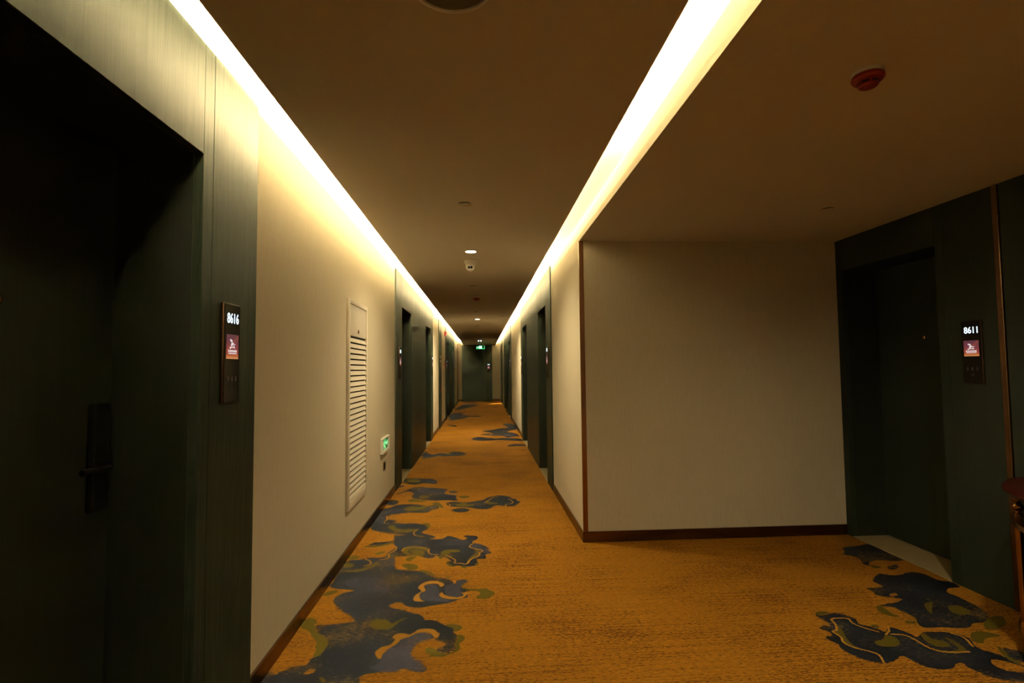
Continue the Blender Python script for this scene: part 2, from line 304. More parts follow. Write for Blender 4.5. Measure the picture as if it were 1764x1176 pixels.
CARPET = [
 ('b', [-0.664,4.023,-0.642,3.914,-0.632,3.825,-0.603,3.761,-0.456,3.737,-0.618,3.776,-0.57,3.747,-0.498,3.74,-0.433,3.722,-0.38,3.669,-0.337,3.606,-0.27,3.589,-0.223,3.562,-0.196,3.503,-0.18,3.547,-0.117,3.553,-0.097,3.517,-0.128,3.487,-0.145,3.466,-0.139,3.423,-0.107,3.399,-0.068,3.386,-0.098,3.357,-0.095,3.278,-0.112,3.274,-0.162,3.245,-0.193,3.219,-0.209,3.207,-0.296,3.19,-0.374,3.158,-0.43,3.172,-0.468,3.143,-0.421,3.103,-0.385,3.082,-0.364,3.076,-0.34,3.044,-0.331,3.001,-0.304,3.011,-0.254,2.99,-0.236,2.96,-0.202,2.933,-0.161,2.906,-0.162,2.859,-0.142,2.835,-0.135,2.761,-0.145,2.748,-0.139,2.692,-0.159,2.664,-0.191,2.656,-0.235,2.676,-0.244,2.7,-0.202,2.718,-0.196,2.738,-0.206,2.767,-0.247,2.774,-0.258,2.811,-0.282,2.794,-0.322,2.779,-0.344,2.749,-0.361,2.689,-0.361,2.656,-0.346,2.63,-0.32,2.612,-0.298,2.588,-0.293,2.563,-0.271,2.544,-0.265,2.52,-0.283,2.501,-0.306,2.5,-0.349,2.52,-0.365,2.539,-0.389,2.541,-0.394,2.512,-0.458,2.514,-0.54,2.512,-0.568,2.491,-0.576,2.491,-0.553,2.443,-0.559,2.38,-0.984,2.412,-1.013,2.499,-1.009,2.561,-0.978,2.553,-0.959,2.536,-0.953,2.551,-0.92,2.587,-0.894,2.602,-0.845,2.604,-0.841,2.62,-0.843,2.667,-0.805,2.679,-0.798,2.788,-0.834,2.864,-0.89,2.91,-0.933,3.001,-0.888,2.998,-0.816,3,-0.771,3.011,-0.71,3.018,-0.742,3.071,-0.793,3.124,-0.846,3.179,-0.898,3.227,-0.834,3.18,-0.907,3.263,-0.922,3.345,-0.879,3.408,-0.8,3.441,-0.892,3.458,-1.002,3.498,-0.996,3.58,-1.006,3.76,-1.005,3.985,-0.902,3.976,-0.873,4.021,-0.739,4.002,-0.729,4.056,-0.742,4.1,-0.699,4.168,-0.688,4.227]),
 ('b', [-0.768,4.65,-0.745,4.517,-0.643,4.526,-0.463,4.473,-0.457,4.419,-0.41,4.397,-0.33,4.399,-0.301,4.476,-0.278,4.474,-0.217,4.415,-0.181,4.359,-0.141,4.364,-0.126,4.415,-0.173,4.446,-0.145,4.48,-0.051,4.453,-0.039,4.407,-0.05,4.356,-0.09,4.325,-0.088,4.266,-0.044,4.262,0.011,4.208,0.049,4.141,0.037,4.095,0.068,4.047,0.052,4.019,0.01,4.015,0.025,3.948,0.025,3.92,-0.011,3.916,-0.046,3.926,-0.049,3.885,-0.031,3.829,-0.055,3.785,-0.114,3.777,-0.138,3.773,-0.189,3.816,-0.206,3.779,-0.241,3.788,-0.275,3.85,-0.262,3.883,-0.228,3.894,-0.278,3.975,-0.33,3.98,-0.355,4.025,-0.366,3.983,-0.384,3.956,-0.443,3.982,-0.456,4.005,-0.53,4.026,-0.581,4.016,-0.664,4.023,-0.664,4.023,-0.699,4.168,-0.688,4.227,-0.717,4.307,-0.733,4.405]),
 ('b', [-0.881,4.37,-0.832,4.365,-0.765,4.376,-0.73,4.389,-0.714,4.323,-0.77,4.312,-0.819,4.293,-0.877,4.298,-0.928,4.295,-0.899,4.332]),
 ('b', [-1.033,6.801,-0.972,6.855,-0.764,6.802,-0.636,6.788,-0.561,6.633,-0.558,6.465,-0.661,6.531,-0.737,6.567,-0.818,6.439,-0.996,6.595]),
 ('b', [-1.018,6.354,-0.987,6.456,-0.919,6.396,-0.99,6.325]),
 ('b', [-1.003,5.986,-0.92,6.095,-0.845,6.284,-0.784,6.355,-0.648,6.289,-0.517,6.25,-0.397,6.187,-0.425,6.092,-0.439,5.974,-0.38,5.922,-0.28,5.889,-0.296,5.779,-0.257,5.627,-0.397,5.682,-0.49,5.671,-0.641,5.707,-0.756,5.782,-0.793,5.896,-0.763,6.008,-0.851,6.16,-0.939,6.002]),
 ('b', [-0.402,6.089,-0.278,6.101,-0.295,5.983,-0.362,5.98]),
 ('b', [-0.379,5.577,-0.298,5.61,-0.223,5.562,-0.13,5.573,-0.068,5.608,0.005,5.642,0.059,5.765,0.147,5.823,0.214,5.839,0.297,5.763,0.313,5.653,0.367,5.669,0.351,5.586,0.405,5.54,0.362,5.444,0.315,5.351,0.235,5.359,0.157,5.425,0.105,5.391,0.083,5.299,-0.006,5.271,-0.085,5.316,-0.135,5.358,-0.246,5.388,-0.348,5.417,-0.385,5.518]),
 ('b', [-0.328,5.248,-0.284,5.335,-0.185,5.344,-0.129,5.283,-0.151,5.195,-0.237,5.186]),
 ('b', [-1.037,5.663,-1.004,5.743,-0.94,5.737,-0.89,5.69,-0.892,5.568,-0.933,5.513,-1.013,5.56]),
 ('b', [-0.895,5.529,-0.788,5.558,-0.641,5.523,-0.581,5.44,-0.497,5.509,-0.453,5.466,-0.433,5.35,-0.518,5.303,-0.528,5.214,-0.604,5.204,-0.742,5.235,-0.812,5.189,-0.912,5.165,-0.901,4.999,-0.854,4.994,-0.784,4.956,-0.841,4.915,-0.733,4.859,-0.654,4.866,-0.542,4.826,-0.493,4.776,-0.475,4.688,-0.549,4.584,-0.422,4.493,-0.385,4.438,-0.456,4.419,-0.5,4.449,-0.606,4.51,-0.677,4.542,-0.8,4.58,-0.896,4.643,-0.994,4.708,-1.022,5.01,-1.041,5.391,-0.954,5.401]),
 ('b', [-0.706,4.263,-0.731,4.37,-0.678,4.49,-0.606,4.51,-0.5,4.449,-0.456,4.419,-0.43,4.238]),
 ('b', [1.858,2.896,1.93,2.927,1.95,2.903,2.01,2.906,2.039,2.867,2.054,2.83,2.023,2.77,2.066,2.753,2.094,2.711,2.097,2.672,2.159,2.732,2.188,2.716,2.217,2.662,2.22,2.612,2.291,2.669,2.335,2.666,2.398,2.661,2.45,2.644,2.486,2.591,2.428,2.513,2.457,2.466,2.485,2.42,2.489,2.378,2.505,2.346,2.449,2.245,2.369,2.223,2.318,2.236,2.264,2.268,2.246,2.307,2.23,2.357,2.252,2.386,2.212,2.389,2.171,2.352,2.109,2.337,2.055,2.356,2.028,2.393,2.024,2.445,2.011,2.473,1.956,2.43,1.88,2.405,1.831,2.419,1.792,2.463,1.77,2.508,1.765,2.554,1.782,2.587,1.752,2.637,1.766,2.667,1.804,2.664,1.82,2.707,1.786,2.735,1.793,2.761,1.842,2.777,1.861,2.756,1.877,2.809,1.858,2.853]),
 ('b', [2.391,3.142,2.388,3.108,2.421,3.071,2.493,3.065,2.523,3.045,2.462,3.009,2.318,2.981,2.292,2.967,2.37,2.953,2.369,2.899,2.382,2.854,2.387,2.81,2.337,2.745,2.336,2.705,2.43,2.71,2.496,2.692,2.586,2.685,2.628,2.735,2.726,2.734,2.799,2.791,2.842,2.861,2.851,2.921,2.839,2.97,2.797,3.006,2.842,3.07,2.836,3.105]),
 ('b', [2.397,3.211,2.495,3.203,2.533,3.224,2.509,3.301,2.6,3.38,2.654,3.421,2.732,3.369,2.887,3.428,2.949,3.395,2.941,3.281,3.014,3.258,3,3.161,2.908,3.169,2.834,3.105,2.852,3.066,2.856,3.007,2.853,2.937,2.838,2.858,2.766,2.788,2.362,2.82,2.419,2.932,2.364,2.991,2.3,2.975,2.424,3,2.507,3.035,2.494,3.051,2.442,3.07,2.4,3.118,2.402,3.164]),
 ('b', [2.74,3.903,2.812,3.932,2.893,3.937,3.001,3.977,3.066,3.971,3.059,3.874,3.057,3.76,3.058,3.683,3.031,3.632,2.932,3.61,2.874,3.636,2.822,3.651,2.717,3.598,2.695,3.54,2.666,3.582,2.724,3.68,2.709,3.746,2.654,3.773,2.716,3.824]),
 ('b', [2.804,3.531,2.893,3.563,2.891,3.523,2.817,3.472,2.767,3.476]),
 ('b', [2.559,2.503,2.573,2.479,2.623,2.453,2.526,2.335,2.526,2.365,2.497,2.409]),
 ('b', [-1.008,8.168,-0.929,8.445,-0.998,8.605,-0.969,9.178,-0.92,8.833,-0.799,8.659,-0.724,8.85,-0.573,8.75,-0.532,8.951,-0.371,8.931,-0.245,8.71,-0.329,8.524,-0.431,8.536,-0.606,8.481,-0.714,8.571,-0.803,8.43,-0.921,8.371]),
 ('b', [-0.248,10.564,-0.091,10.847,0.071,10.762,0.229,10.558,0.422,10.591,0.612,10.565,0.793,10.421,0.82,10.076,0.558,10.167,0.379,10.304,0.098,10.229,-0.118,10.258]),
 ('b', [-0.06,11.233,0.145,11.409,0.25,11.464,-0.063,11.799,0.207,11.986,0.438,12.349,0.646,12.4,0.522,13.031,0.513,13.313,0.738,13.373,0.823,12.803,0.852,12.125,0.652,11.844,0.514,11.568,0.696,11.399,0.81,10.848,0.659,10.805,0.501,10.581,0.437,10.964,0.272,10.987,-0.01,11.092]),
 ('b', [0.437,9.556,0.578,9.737,0.768,9.712,0.815,9.409,0.663,9.477,0.472,9.406]),
 ('b', [0.792,9.317,0.681,9.147,0.657,9.017,0.788,8.957,0.677,8.927,0.647,9.062]),
 ('b', [0.73,13.982,0.867,14.131,0.841,13.715]),
 ('b', [-0.997,15.302,-1.008,16.221,-0.943,16.785,-0.491,16.853,-0.696,16.305,-0.411,15.71,-0.104,15.656,0.014,15.505,-0.124,15.276,-0.381,15.446,-0.523,14.86,-0.692,14.657,-0.936,14.363,-0.876,14.803]),
 ('b', [-0.971,13.646,-0.87,13.342,-0.66,13.124,-0.608,12.848,-0.68,12.772,-0.864,13.247]),
 ('b', [-1.025,12.326,-0.967,12.529,-0.997,12.211]),
 ('b', [-0.97,18.25,-0.862,19.553,-0.73,20.824,-0.009,20.443,-0.331,19.445,-0.55,18.9,-0.796,18.042]),
 ('b', [-0.945,22.197,-0.446,22.297,-0.107,21.703,-0.764,21.797]),
 ('b', [0.419,18.898,0.602,19.255,0.471,18.697]),
 ('c', [-0.567,3.2,-0.532,3.25,-0.484,3.241,-0.469,3.192,-0.386,3.16,-0.376,3.077,-0.445,3.131,-0.506,3.157,-0.552,3.182]),
 ('c', [-0.48,3.219,-0.465,3.18,-0.43,3.172,-0.468,3.143,-0.535,3.167,-0.567,3.202,-0.554,3.225]),
 ('c', [-0.84,2.532,-0.822,2.571,-0.789,2.566,-0.787,2.539,-0.817,2.52]),
 ('c', [2.47,3.112,2.533,3.13,2.522,3.093,2.461,3.076]),
 ('c', [2.39,2.401,2.436,2.398,2.468,2.359,2.495,2.337,2.445,2.292,2.387,2.306,2.359,2.348]),
 ('c', [2.46,2.546,2.498,2.531,2.497,2.474,2.427,2.468]),
 ('c', [0.109,11.209,0.231,11.396,0.227,11.192]),
 ('s', [-0.551,2.565,-0.505,2.586,-0.492,2.628,-0.503,2.668,-0.481,2.719,-0.454,2.751,-0.437,2.785,-0.434,2.814,-0.384,2.832,-0.359,2.867,-0.321,2.872,-0.281,2.861,-0.258,2.811,-0.282,2.794,-0.322,2.779,-0.344,2.749,-0.348,2.722,-0.361,2.689,-0.361,2.656,-0.346,2.63,-0.32,2.612,-0.298,2.588,-0.293,2.563,-0.271,2.544,-0.265,2.52,-0.283,2.501,-0.306,2.5,-0.349,2.52,-0.365,2.539,-0.389,2.541,-0.394,2.512,-0.458,2.514,-0.512,2.539]),
 ('s', [-0.26,3.444,-0.244,3.475,-0.196,3.492,-0.18,3.547,-0.117,3.553,-0.097,3.517,-0.128,3.487,-0.145,3.466,-0.139,3.423,-0.155,3.393,-0.124,3.359,-0.122,3.309,-0.164,3.288,-0.207,3.306,-0.243,3.339]),
 ('s', [-0.384,3.486,-0.345,3.505,-0.298,3.479,-0.286,3.435,-0.274,3.342,-0.265,3.282,-0.203,3.248,-0.193,3.219,-0.244,3.233,-0.345,3.251,-0.387,3.283,-0.398,3.342,-0.364,3.39]),
 ('m', [-0.939,3.575,-0.828,3.653,-0.641,3.593,-0.59,3.423,-0.634,3.331,-0.698,3.255,-0.776,3.252,-0.841,3.357,-0.8,3.441]),
 ('m', [-0.41,4.397,-0.216,4.397,-0.095,4.317,-0.105,4.251,-0.208,4.227,-0.375,4.259,-0.545,4.307,-0.613,4.398]),
 ('m', [-0.088,4.249,-0.033,4.261,0.049,4.141,0.068,4.047,0.01,4.015,-0,4.076,-0.027,4.132,-0.097,4.169]),
 ('m', [-1.026,5.075,-1.003,5.35,-0.846,5.409,-0.735,5.324,-0.912,5.165,-0.901,4.999,-0.93,4.817]),
 ('m', [-0.784,6.355,-0.517,6.25,-0.397,6.187,-0.439,5.974,-0.609,6.015,-0.75,6.077]),
 ('m', [0.434,11.298,0.696,11.399,0.81,10.848,0.504,10.641]),
 ('w', [-0.54,2.684,-0.536,2.71,-0.514,2.742,-0.473,2.756,-0.457,2.815,-0.482,2.828,-0.468,2.861,-0.443,2.87,-0.408,2.863,-0.394,2.847,-0.367,2.876,-0.356,2.909,-0.294,2.908,-0.257,2.89,-0.251,2.866,-0.231,2.853,-0.242,2.806,-0.258,2.811,-0.281,2.861,-0.321,2.872,-0.359,2.867,-0.384,2.832,-0.434,2.814,-0.437,2.785,-0.454,2.751,-0.481,2.719,-0.503,2.668,-0.499,2.626,-0.52,2.643]),
 ('w', [-0.423,3.447,-0.404,3.51,-0.367,3.546,-0.313,3.547,-0.265,3.509,-0.253,3.475,-0.269,3.444,-0.287,3.457,-0.285,3.489,-0.328,3.509,-0.367,3.501,-0.39,3.465,-0.372,3.421,-0.364,3.39,-0.397,3.372,-0.4,3.322,-0.38,3.263,-0.344,3.241,-0.411,3.247,-0.432,3.277,-0.424,3.344,-0.386,3.392,-0.402,3.414]),
 ('w', [-0.278,3.342,-0.259,3.371,-0.251,3.33,-0.206,3.297,-0.163,3.283,-0.122,3.299,-0.127,3.34,-0.158,3.352,-0.119,3.349,-0.102,3.368,-0.093,3.357,-0.113,3.289,-0.141,3.262,-0.196,3.257,-0.248,3.281,-0.271,3.312]),
 ('w', [-0.199,3.548,-0.18,3.547,-0.178,3.502,-0.195,3.481]),
 ('o', [-0.223,2.947,-0.167,2.95,-0.135,2.94,-0.11,2.906,-0.129,2.876,-0.162,2.859,-0.161,2.906]),
 ('o', [-0.142,2.835,-0.111,2.829,-0.095,2.794,-0.109,2.763,-0.127,2.746,-0.117,2.697,-0.134,2.665,-0.165,2.648,-0.186,2.636,-0.206,2.622,-0.238,2.634,-0.269,2.624,-0.277,2.637,-0.251,2.654,-0.279,2.657,-0.294,2.681,-0.292,2.711,-0.272,2.723,-0.244,2.7,-0.235,2.673,-0.19,2.653,-0.159,2.66,-0.139,2.692,-0.149,2.748,-0.135,2.776]),
 ('o', [-0.633,2.996,-0.621,3.032,-0.579,3.042,-0.539,3.026,-0.519,2.991,-0.522,2.971,-0.496,2.985,-0.478,3.021,-0.453,3.04,-0.417,3.046,-0.443,3.026,-0.47,2.995,-0.485,2.964,-0.499,2.929,-0.52,2.919,-0.583,2.924,-0.617,2.958]),
 ('o', [-0.995,3.092,-0.942,3.068,-0.927,3.031,-0.933,3.001,-0.912,2.948,-0.89,2.91,-0.834,2.864,-0.804,2.814,-0.796,2.781,-0.802,2.712,-0.805,2.679,-0.84,2.667,-0.837,2.739,-0.861,2.773,-0.854,2.805,-0.907,2.877,-0.94,2.936,-1.004,2.977,-1.005,3.045]),
 ('o', [-0.756,2.5,-0.735,2.498,-0.716,2.476,-0.712,2.452,-0.735,2.467]),
 ('o', [-1.009,4.04,-0.993,4.073,-0.931,4.06,-0.93,3.992,-1.002,3.992]),
 ('o', [-1.01,3.895,-0.983,3.918,-0.929,3.888,-0.931,3.838,-0.989,3.831]),
 ('o', [-0.999,3.783,-0.925,3.777,-0.859,3.789,-0.825,3.841,-0.788,3.888,-0.777,3.952,-0.755,3.898,-0.773,3.837,-0.817,3.804,-0.834,3.757,-0.917,3.747,-0.997,3.759]),
 ('o', [-0.953,4.266,-0.923,4.294,-0.843,4.287,-0.773,4.328,-0.727,4.372,-0.714,4.323,-0.789,4.275,-0.836,4.248,-0.928,4.249]),
 ('o', [-0.83,4.093,-0.801,4.148,-0.75,4.144,-0.757,4.101,-0.809,4.063]),
 ('o', [-0.593,3.846,-0.549,3.868,-0.47,3.848,-0.457,3.749,-0.524,3.755]),
 ('o', [-1.006,3.371,-0.994,3.427,-0.959,3.449,-0.921,3.446,-0.923,3.421,-0.955,3.376]),
 ('o', [-0.63,4.139,-0.615,4.216,-0.536,4.233,-0.469,4.219,-0.427,4.175,-0.417,4.135,-0.425,4.106,-0.455,4.139,-0.503,4.182,-0.557,4.187,-0.589,4.151,-0.575,4.089,-0.54,4.056,-0.522,4.084,-0.558,4.117,-0.568,4.149,-0.527,4.161,-0.483,4.149,-0.45,4.093,-0.447,4.019,-0.53,4.026,-0.587,4.06]),
 ('o', [-0.328,4.082,-0.3,4.133,-0.231,4.142,-0.176,4.114,-0.18,4.076,-0.254,4.083,-0.262,4.031,-0.279,3.989,-0.314,4.036]),
 ('o', [-0.081,4.152,-0.038,4.125,-0.027,4.07,-0.042,4.027,-0.037,3.983,-0.077,3.943,-0.106,3.876,-0.11,3.836,-0.12,3.837,-0.117,3.898,-0.093,3.973,-0.068,4.014,-0.048,4.072]),
 ('o', [-0.336,3.994,-0.301,4.006,-0.302,3.949,-0.321,3.936]),
 ('o', [-0.276,3.864,-0.251,3.862,-0.223,3.806,-0.206,3.779,-0.241,3.788]),
 ('o', [-0.163,3.788,-0.114,3.784,-0.118,3.752,-0.147,3.754]),
 ('o', [-0.065,3.819,-0.036,3.843,-0.031,3.816,-0.055,3.779]),
 ('o', [-0.568,4,-0.499,4.023,-0.504,3.981,-0.529,3.941,-0.526,3.913,-0.574,3.938,-0.569,3.972]),
 ('o', [-0.591,3.851,-0.56,3.875,-0.493,3.856,-0.467,3.801,-0.475,3.751,-0.533,3.756,-0.536,3.807,-0.574,3.837]),
 ('o', [-0.459,3.737,-0.417,3.746,-0.333,3.665,-0.334,3.623,-0.37,3.662]),
 ('o', [-0.258,3.611,-0.216,3.613,-0.229,3.585,-0.247,3.587]),
 ('o', [-0.146,3.477,-0.128,3.498,-0.126,3.432,-0.09,3.398,-0.037,3.393,0.02,3.399,0.046,3.361,0.067,3.344,0.075,3.308,0.049,3.285,0.04,3.257,0.002,3.246,-0.04,3.259,-0.049,3.284,-0.015,3.32,-0.037,3.368,-0.08,3.366,-0.116,3.395]),
 ('o', [-0.812,5.724,-0.756,5.782,-0.684,5.711,-0.594,5.66,-0.611,5.621,-0.716,5.631,-0.789,5.639]),
 ('o', [-0.267,5.843,-0.158,5.854,-0.135,5.785,-0.198,5.726,-0.264,5.776]),
 ('o', [-0.281,5.488,-0.212,5.541,-0.16,5.535,-0.169,5.477,-0.077,5.487,-0.096,5.411,-0.197,5.402,-0.268,5.428]),
 ('o', [0.01,5.559,0.057,5.595,0.088,5.531,0.16,5.524,0.148,5.465,0.046,5.475]),
 ('o', [-0.713,5.866,-0.666,5.928,-0.593,5.853,-0.597,5.788,-0.67,5.774]),
 ('o', [-0.85,4.766,-0.843,4.824,-0.787,4.804,-0.781,4.716,-0.733,4.684,-0.672,4.678,-0.597,4.699,-0.576,4.669,-0.621,4.618,-0.705,4.612,-0.771,4.659,-0.825,4.721]),
 ('o', [-0.562,4.843,-0.493,4.866,-0.463,4.744,-0.482,4.675,-0.502,4.777]),
 ('o', [-0.803,5.386,-0.736,5.474,-0.647,5.408,-0.603,5.461,-0.569,5.419,-0.616,5.312,-0.73,5.287,-0.775,5.328]),
 ('o', [-0.533,5.572,-0.464,5.606,-0.423,5.482,-0.396,5.384,-0.423,5.349,-0.453,5.466,-0.517,5.511]),
 ('o', [-0.972,6.765,-0.811,6.777,-0.765,6.598,-0.913,6.614]),
 ('o', [2.274,2.969,2.312,2.973,2.305,2.92,2.294,2.861,2.329,2.843,2.298,2.831,2.255,2.849,2.241,2.895]),
 ('o', [1.97,2.596,2.05,2.614,2.065,2.649,2.115,2.645,2.105,2.585,2.061,2.548,1.996,2.547,1.962,2.561]),
 ('o', [1.905,2.779,1.904,2.739,1.86,2.641,1.841,2.571,1.865,2.535,1.831,2.532,1.811,2.608,1.833,2.631,1.844,2.692]),
 ('o', [2.268,2.658,2.299,2.656,2.278,2.596,2.323,2.58,2.329,2.544,2.297,2.518,2.242,2.528,2.233,2.575]),
 ('o', [2.212,2.53,2.233,2.483,2.332,2.487,2.353,2.542,2.355,2.614,2.383,2.587,2.368,2.478,2.277,2.464,2.212,2.474]),
 ('o', [2.577,2.976,2.661,3.001,2.58,2.928,2.51,2.843,2.52,2.887]),
 ('o', [2.691,2.935,2.761,2.945,2.753,2.853,2.685,2.822,2.645,2.84,2.65,2.891]),
 ('o', [2.693,2.73,2.819,2.804,2.886,2.798,2.804,2.707,2.713,2.661,2.643,2.667]),
 ('o', [2.526,2.638,2.6,2.658,2.664,2.614,2.652,2.591,2.554,2.586,2.498,2.531,2.459,2.557]),
 ('o', [2.298,2.789,2.365,2.777,2.329,2.752,2.282,2.763]),
 ('o', [1.865,2.918,1.935,2.934,1.962,2.91,1.89,2.879]),
 ('o', [2.082,2.765,2.121,2.762,2.111,2.723,2.077,2.732]),
 ('o', [2.541,2.516,2.549,2.481,2.497,2.409,2.526,2.365,2.48,2.358,2.485,2.42]),
 ('o', [2.688,3.56,2.746,3.555,2.753,3.506,2.689,3.502]),
 ('o', [-0.605,8.835,-0.496,8.781,-0.565,8.63]),
 ('o', [-0.231,11.325,-0.163,11.329,-0.179,11.249]),
 ('o', [-0.01,10.712,0.182,10.624,0.101,10.516]),
 ('g', [-0.748,4.279,-0.699,4.267,-0.673,4.196,-0.696,4.124,-0.729,4.084,-0.699,4.026,-0.715,3.98,-0.765,3.964]),
 ('g', [-0.879,4.001,-0.815,3.929,-0.814,3.878,-0.855,3.85]),
 ('g', [-0.083,4.265,-0.112,4.203,-0.097,4.161,-0.016,4.115,-0,4.076,-0.032,4.056,-0.026,3.982,-0.077,3.943,-0.106,3.883,-0.11,3.836,-0.13,3.825,-0.165,3.848,-0.215,3.845,-0.198,3.905,-0.231,3.957,-0.254,3.994,-0.28,4.004]),
 ('g', [-0.421,4.167,-0.423,4.09,-0.387,4.043,-0.345,4.039]),
 ('g', [-0.63,4.139,-0.616,4.224,-0.536,4.233,-0.433,4.184]),
 ('g', [-0.57,4.691,-0.603,4.578,-0.57,4.501,-0.498,4.476]),
 ('g', [-0.925,5.132,-0.892,4.998,-0.914,4.921,-0.887,4.873,-0.745,4.875]),
 ('g', [-0.426,5.522,-0.356,5.535,-0.33,5.454,-0.367,5.4]),
 ('g', [0.235,5.359,0.229,5.437,0.324,5.487,0.3,5.612,0.271,5.679]),
 ('g', [0.015,5.518,0.08,5.677,0.113,5.76,0.168,5.776]),
 ('g', [1.878,2.41,1.905,2.465,1.906,2.498,1.853,2.535,1.817,2.573,1.819,2.62,1.841,2.642,1.837,2.693,1.831,2.712,1.867,2.716,1.908,2.793,1.912,2.848,2.024,2.846,1.998,2.792,2.017,2.743,2.069,2.687]),
 ('g', [2.113,2.658,2.175,2.653,2.196,2.614,2.193,2.509,2.253,2.471,2.363,2.473]),
 ('g', [2.431,2.645,2.466,2.605,2.422,2.514]),
 ('g', [2.159,2.732,2.136,2.694,2.083,2.654]),
]

# ------------------------------------------------------------------ floor: carpet with its woven pattern
def build_floor():
    def smooth_poly(k, P):
        for _ in range(2):
            if k == 'g':
                Q = [P[0]]
                for a, b in zip(P[:-1], P[1:]): Q += [a * .75 + b * .25, a * .25 + b * .75]
                P = np.array(Q + [P[-1]])
            else:
                N = np.roll(P, -1, 0); P = np.stack([P * .78 + N * .22, P * .22 + N * .78], 1).reshape(-1, 2)
        return P
    pats = [(k, smooth_poly(k, np.array(p, float).reshape(-1, 2))) for k, p in CARPET]
    def inside(P, X, Y):
        r = np.zeros(X.shape, bool); n = len(P)
        for i in range(n):
            x0, y0 = P[i]; x1, y1 = P[(i + 1) % n]
            if y0 == y1: continue
            c = ((y0 > Y) != (y1 > Y)) & (X < (x1 - x0) * (Y - y0) / (y1 - y0) + x0); r ^= c
        return r
    verts, faces, cols, fades = [], [], [], []
    def patch(x0, x1, y0, y1, dx, dy, ss):
        nx, ny = int(math.ceil((x1 - x0) / dx)), int(math.ceil((y1 - y0) / dy))
        xs, ys = np.linspace(x0, x1, nx + 1), np.linspace(y0, y1, ny + 1)
        acc = np.zeros((ny + 1, nx + 1, 4))
        offs = [((i + .5) / ss - .5, (j + .5) / ss - .5) for i in range(ss) for j in range(ss)]
        for ox, oy in offs:
            gx, gy = xs + ox * dx, ys + oy * dy
            lay = np.zeros((ny + 1, nx + 1, 4))
            for k, P in pats:
                m = 0.012 if k == 'g' else 0
                i0, i1 = np.searchsorted(gx, [P[:, 0].min() - m, P[:, 0].max() + m]); j0, j1 = np.searchsorted(gy, [P[:, 1].min() - m, P[:, 1].max() + m])
                if i1 <= i0 or j1 <= j0: continue
                X, Y = np.meshgrid(gx[i0:i1], gy[j0:j1])
                if k == 'g':
                    M = np.zeros(X.shape, bool)
                    for a, b in zip(P[:-1], P[1:]):
                        d = b - a; L = (d @ d) + 1e-9
                        tt = np.clip(((X - a[0]) * d[0] + (Y - a[1]) * d[1]) / L, 0, 1)
                        M |= np.hypot(X - a[0] - tt * d[0], Y - a[1] - tt * d[1]) < 0.0045
                else: M = inside(P, X, Y)
                S = lay[j0:j1, i0:i1]
                if k == 'b': S[M] = (1, 0, 0, 0)
                elif k == 'c': S[M] = (0, 0, 0, 0)
                elif k == 's': S[M & (S[..., 0] > 0)] = (1, 0, 0, 1)
                elif k == 'm': S[M & (S[..., 0] > 0)] = (1, 0, 0, 0.6)
                elif k == 'w': S[M] = (0, 0, 1, 0)
                elif k == 'o': S[M] = (0, 1, 0, 0)
                elif k == 'g': S[M, 2] = 1
            acc += lay
        acc /= len(offs)
        fd = acc[..., 0].copy()
        for ax, d in ((0, dy), (1, dx)):
            n = max(1, int(round(0.035 / d))); k = np.ones(2 * n + 1) / (2 * n + 1)
            for _ in range(2):
                pad = [(n, n) if a == ax else (0, 0) for a in (0, 1)]
                fd = np.apply_along_axis(lambda v: np.convolve(v, k, 'valid'), ax, np.pad(fd, pad, mode='edge'))
        fades.append(fd.ravel())
        base = len(verts)
        X, Y = np.meshgrid(xs, ys)
        verts.extend(zip(X.ravel().tolist(), Y.ravel().tolist(), [0.0] * X.size)); cols.append(acc.reshape(-1, 4))
        I = (np.arange(ny)[:, None] * (nx + 1) + np.arange(nx)[None, :]).ravel() + base
        faces.extend(zip(I.tolist(), (I + 1).tolist(), (I + nx + 2).tolist(), (I + nx + 1).tolist()))
    patch(XL - .3, XA + .3, YB, 2.1, 0.11, 0.11, 1)
    patch(XL - .002, XA + .04, 2.1, 4.23, 0.008, 0.008, 2)
    patch(XL - .002, XR + .03, 4.23, 7.0, 0.008, 0.012, 2)
    patch(XL - .002, XR + .03, 7.0, YE, 0.014, 0.03, 2)
    me = bpy.data.meshes.new('floor'); me.from_pydata(verts, [], faces); me.update()
    ca = me.color_attributes.new('pattern', 'FLOAT_COLOR', 'POINT'); ca.data.foreach_set('color', np.concatenate(cols).astype(np.float32).ravel())
    fa = me.attributes.new('fade', 'FLOAT', 'POINT'); fa.data.foreach_set('value', np.concatenate(fades).astype(np.float32))
    me.materials.append(MATS['cloud_pattern_carpet'])
    o = bpy.data.objects.new('floor', me); col.objects.link(o)
    # concrete bed under the door recesses and the carpet
    return struct(o, 'amber carpet with dark blue and olive cloud swirls')
floor = build_floor()
sb = box(XL - 0.5, XA + 0.5, YB - 0.2, YE + 0.3, -0.12, -0.012).build('subfloor', 'dark_void', floor)

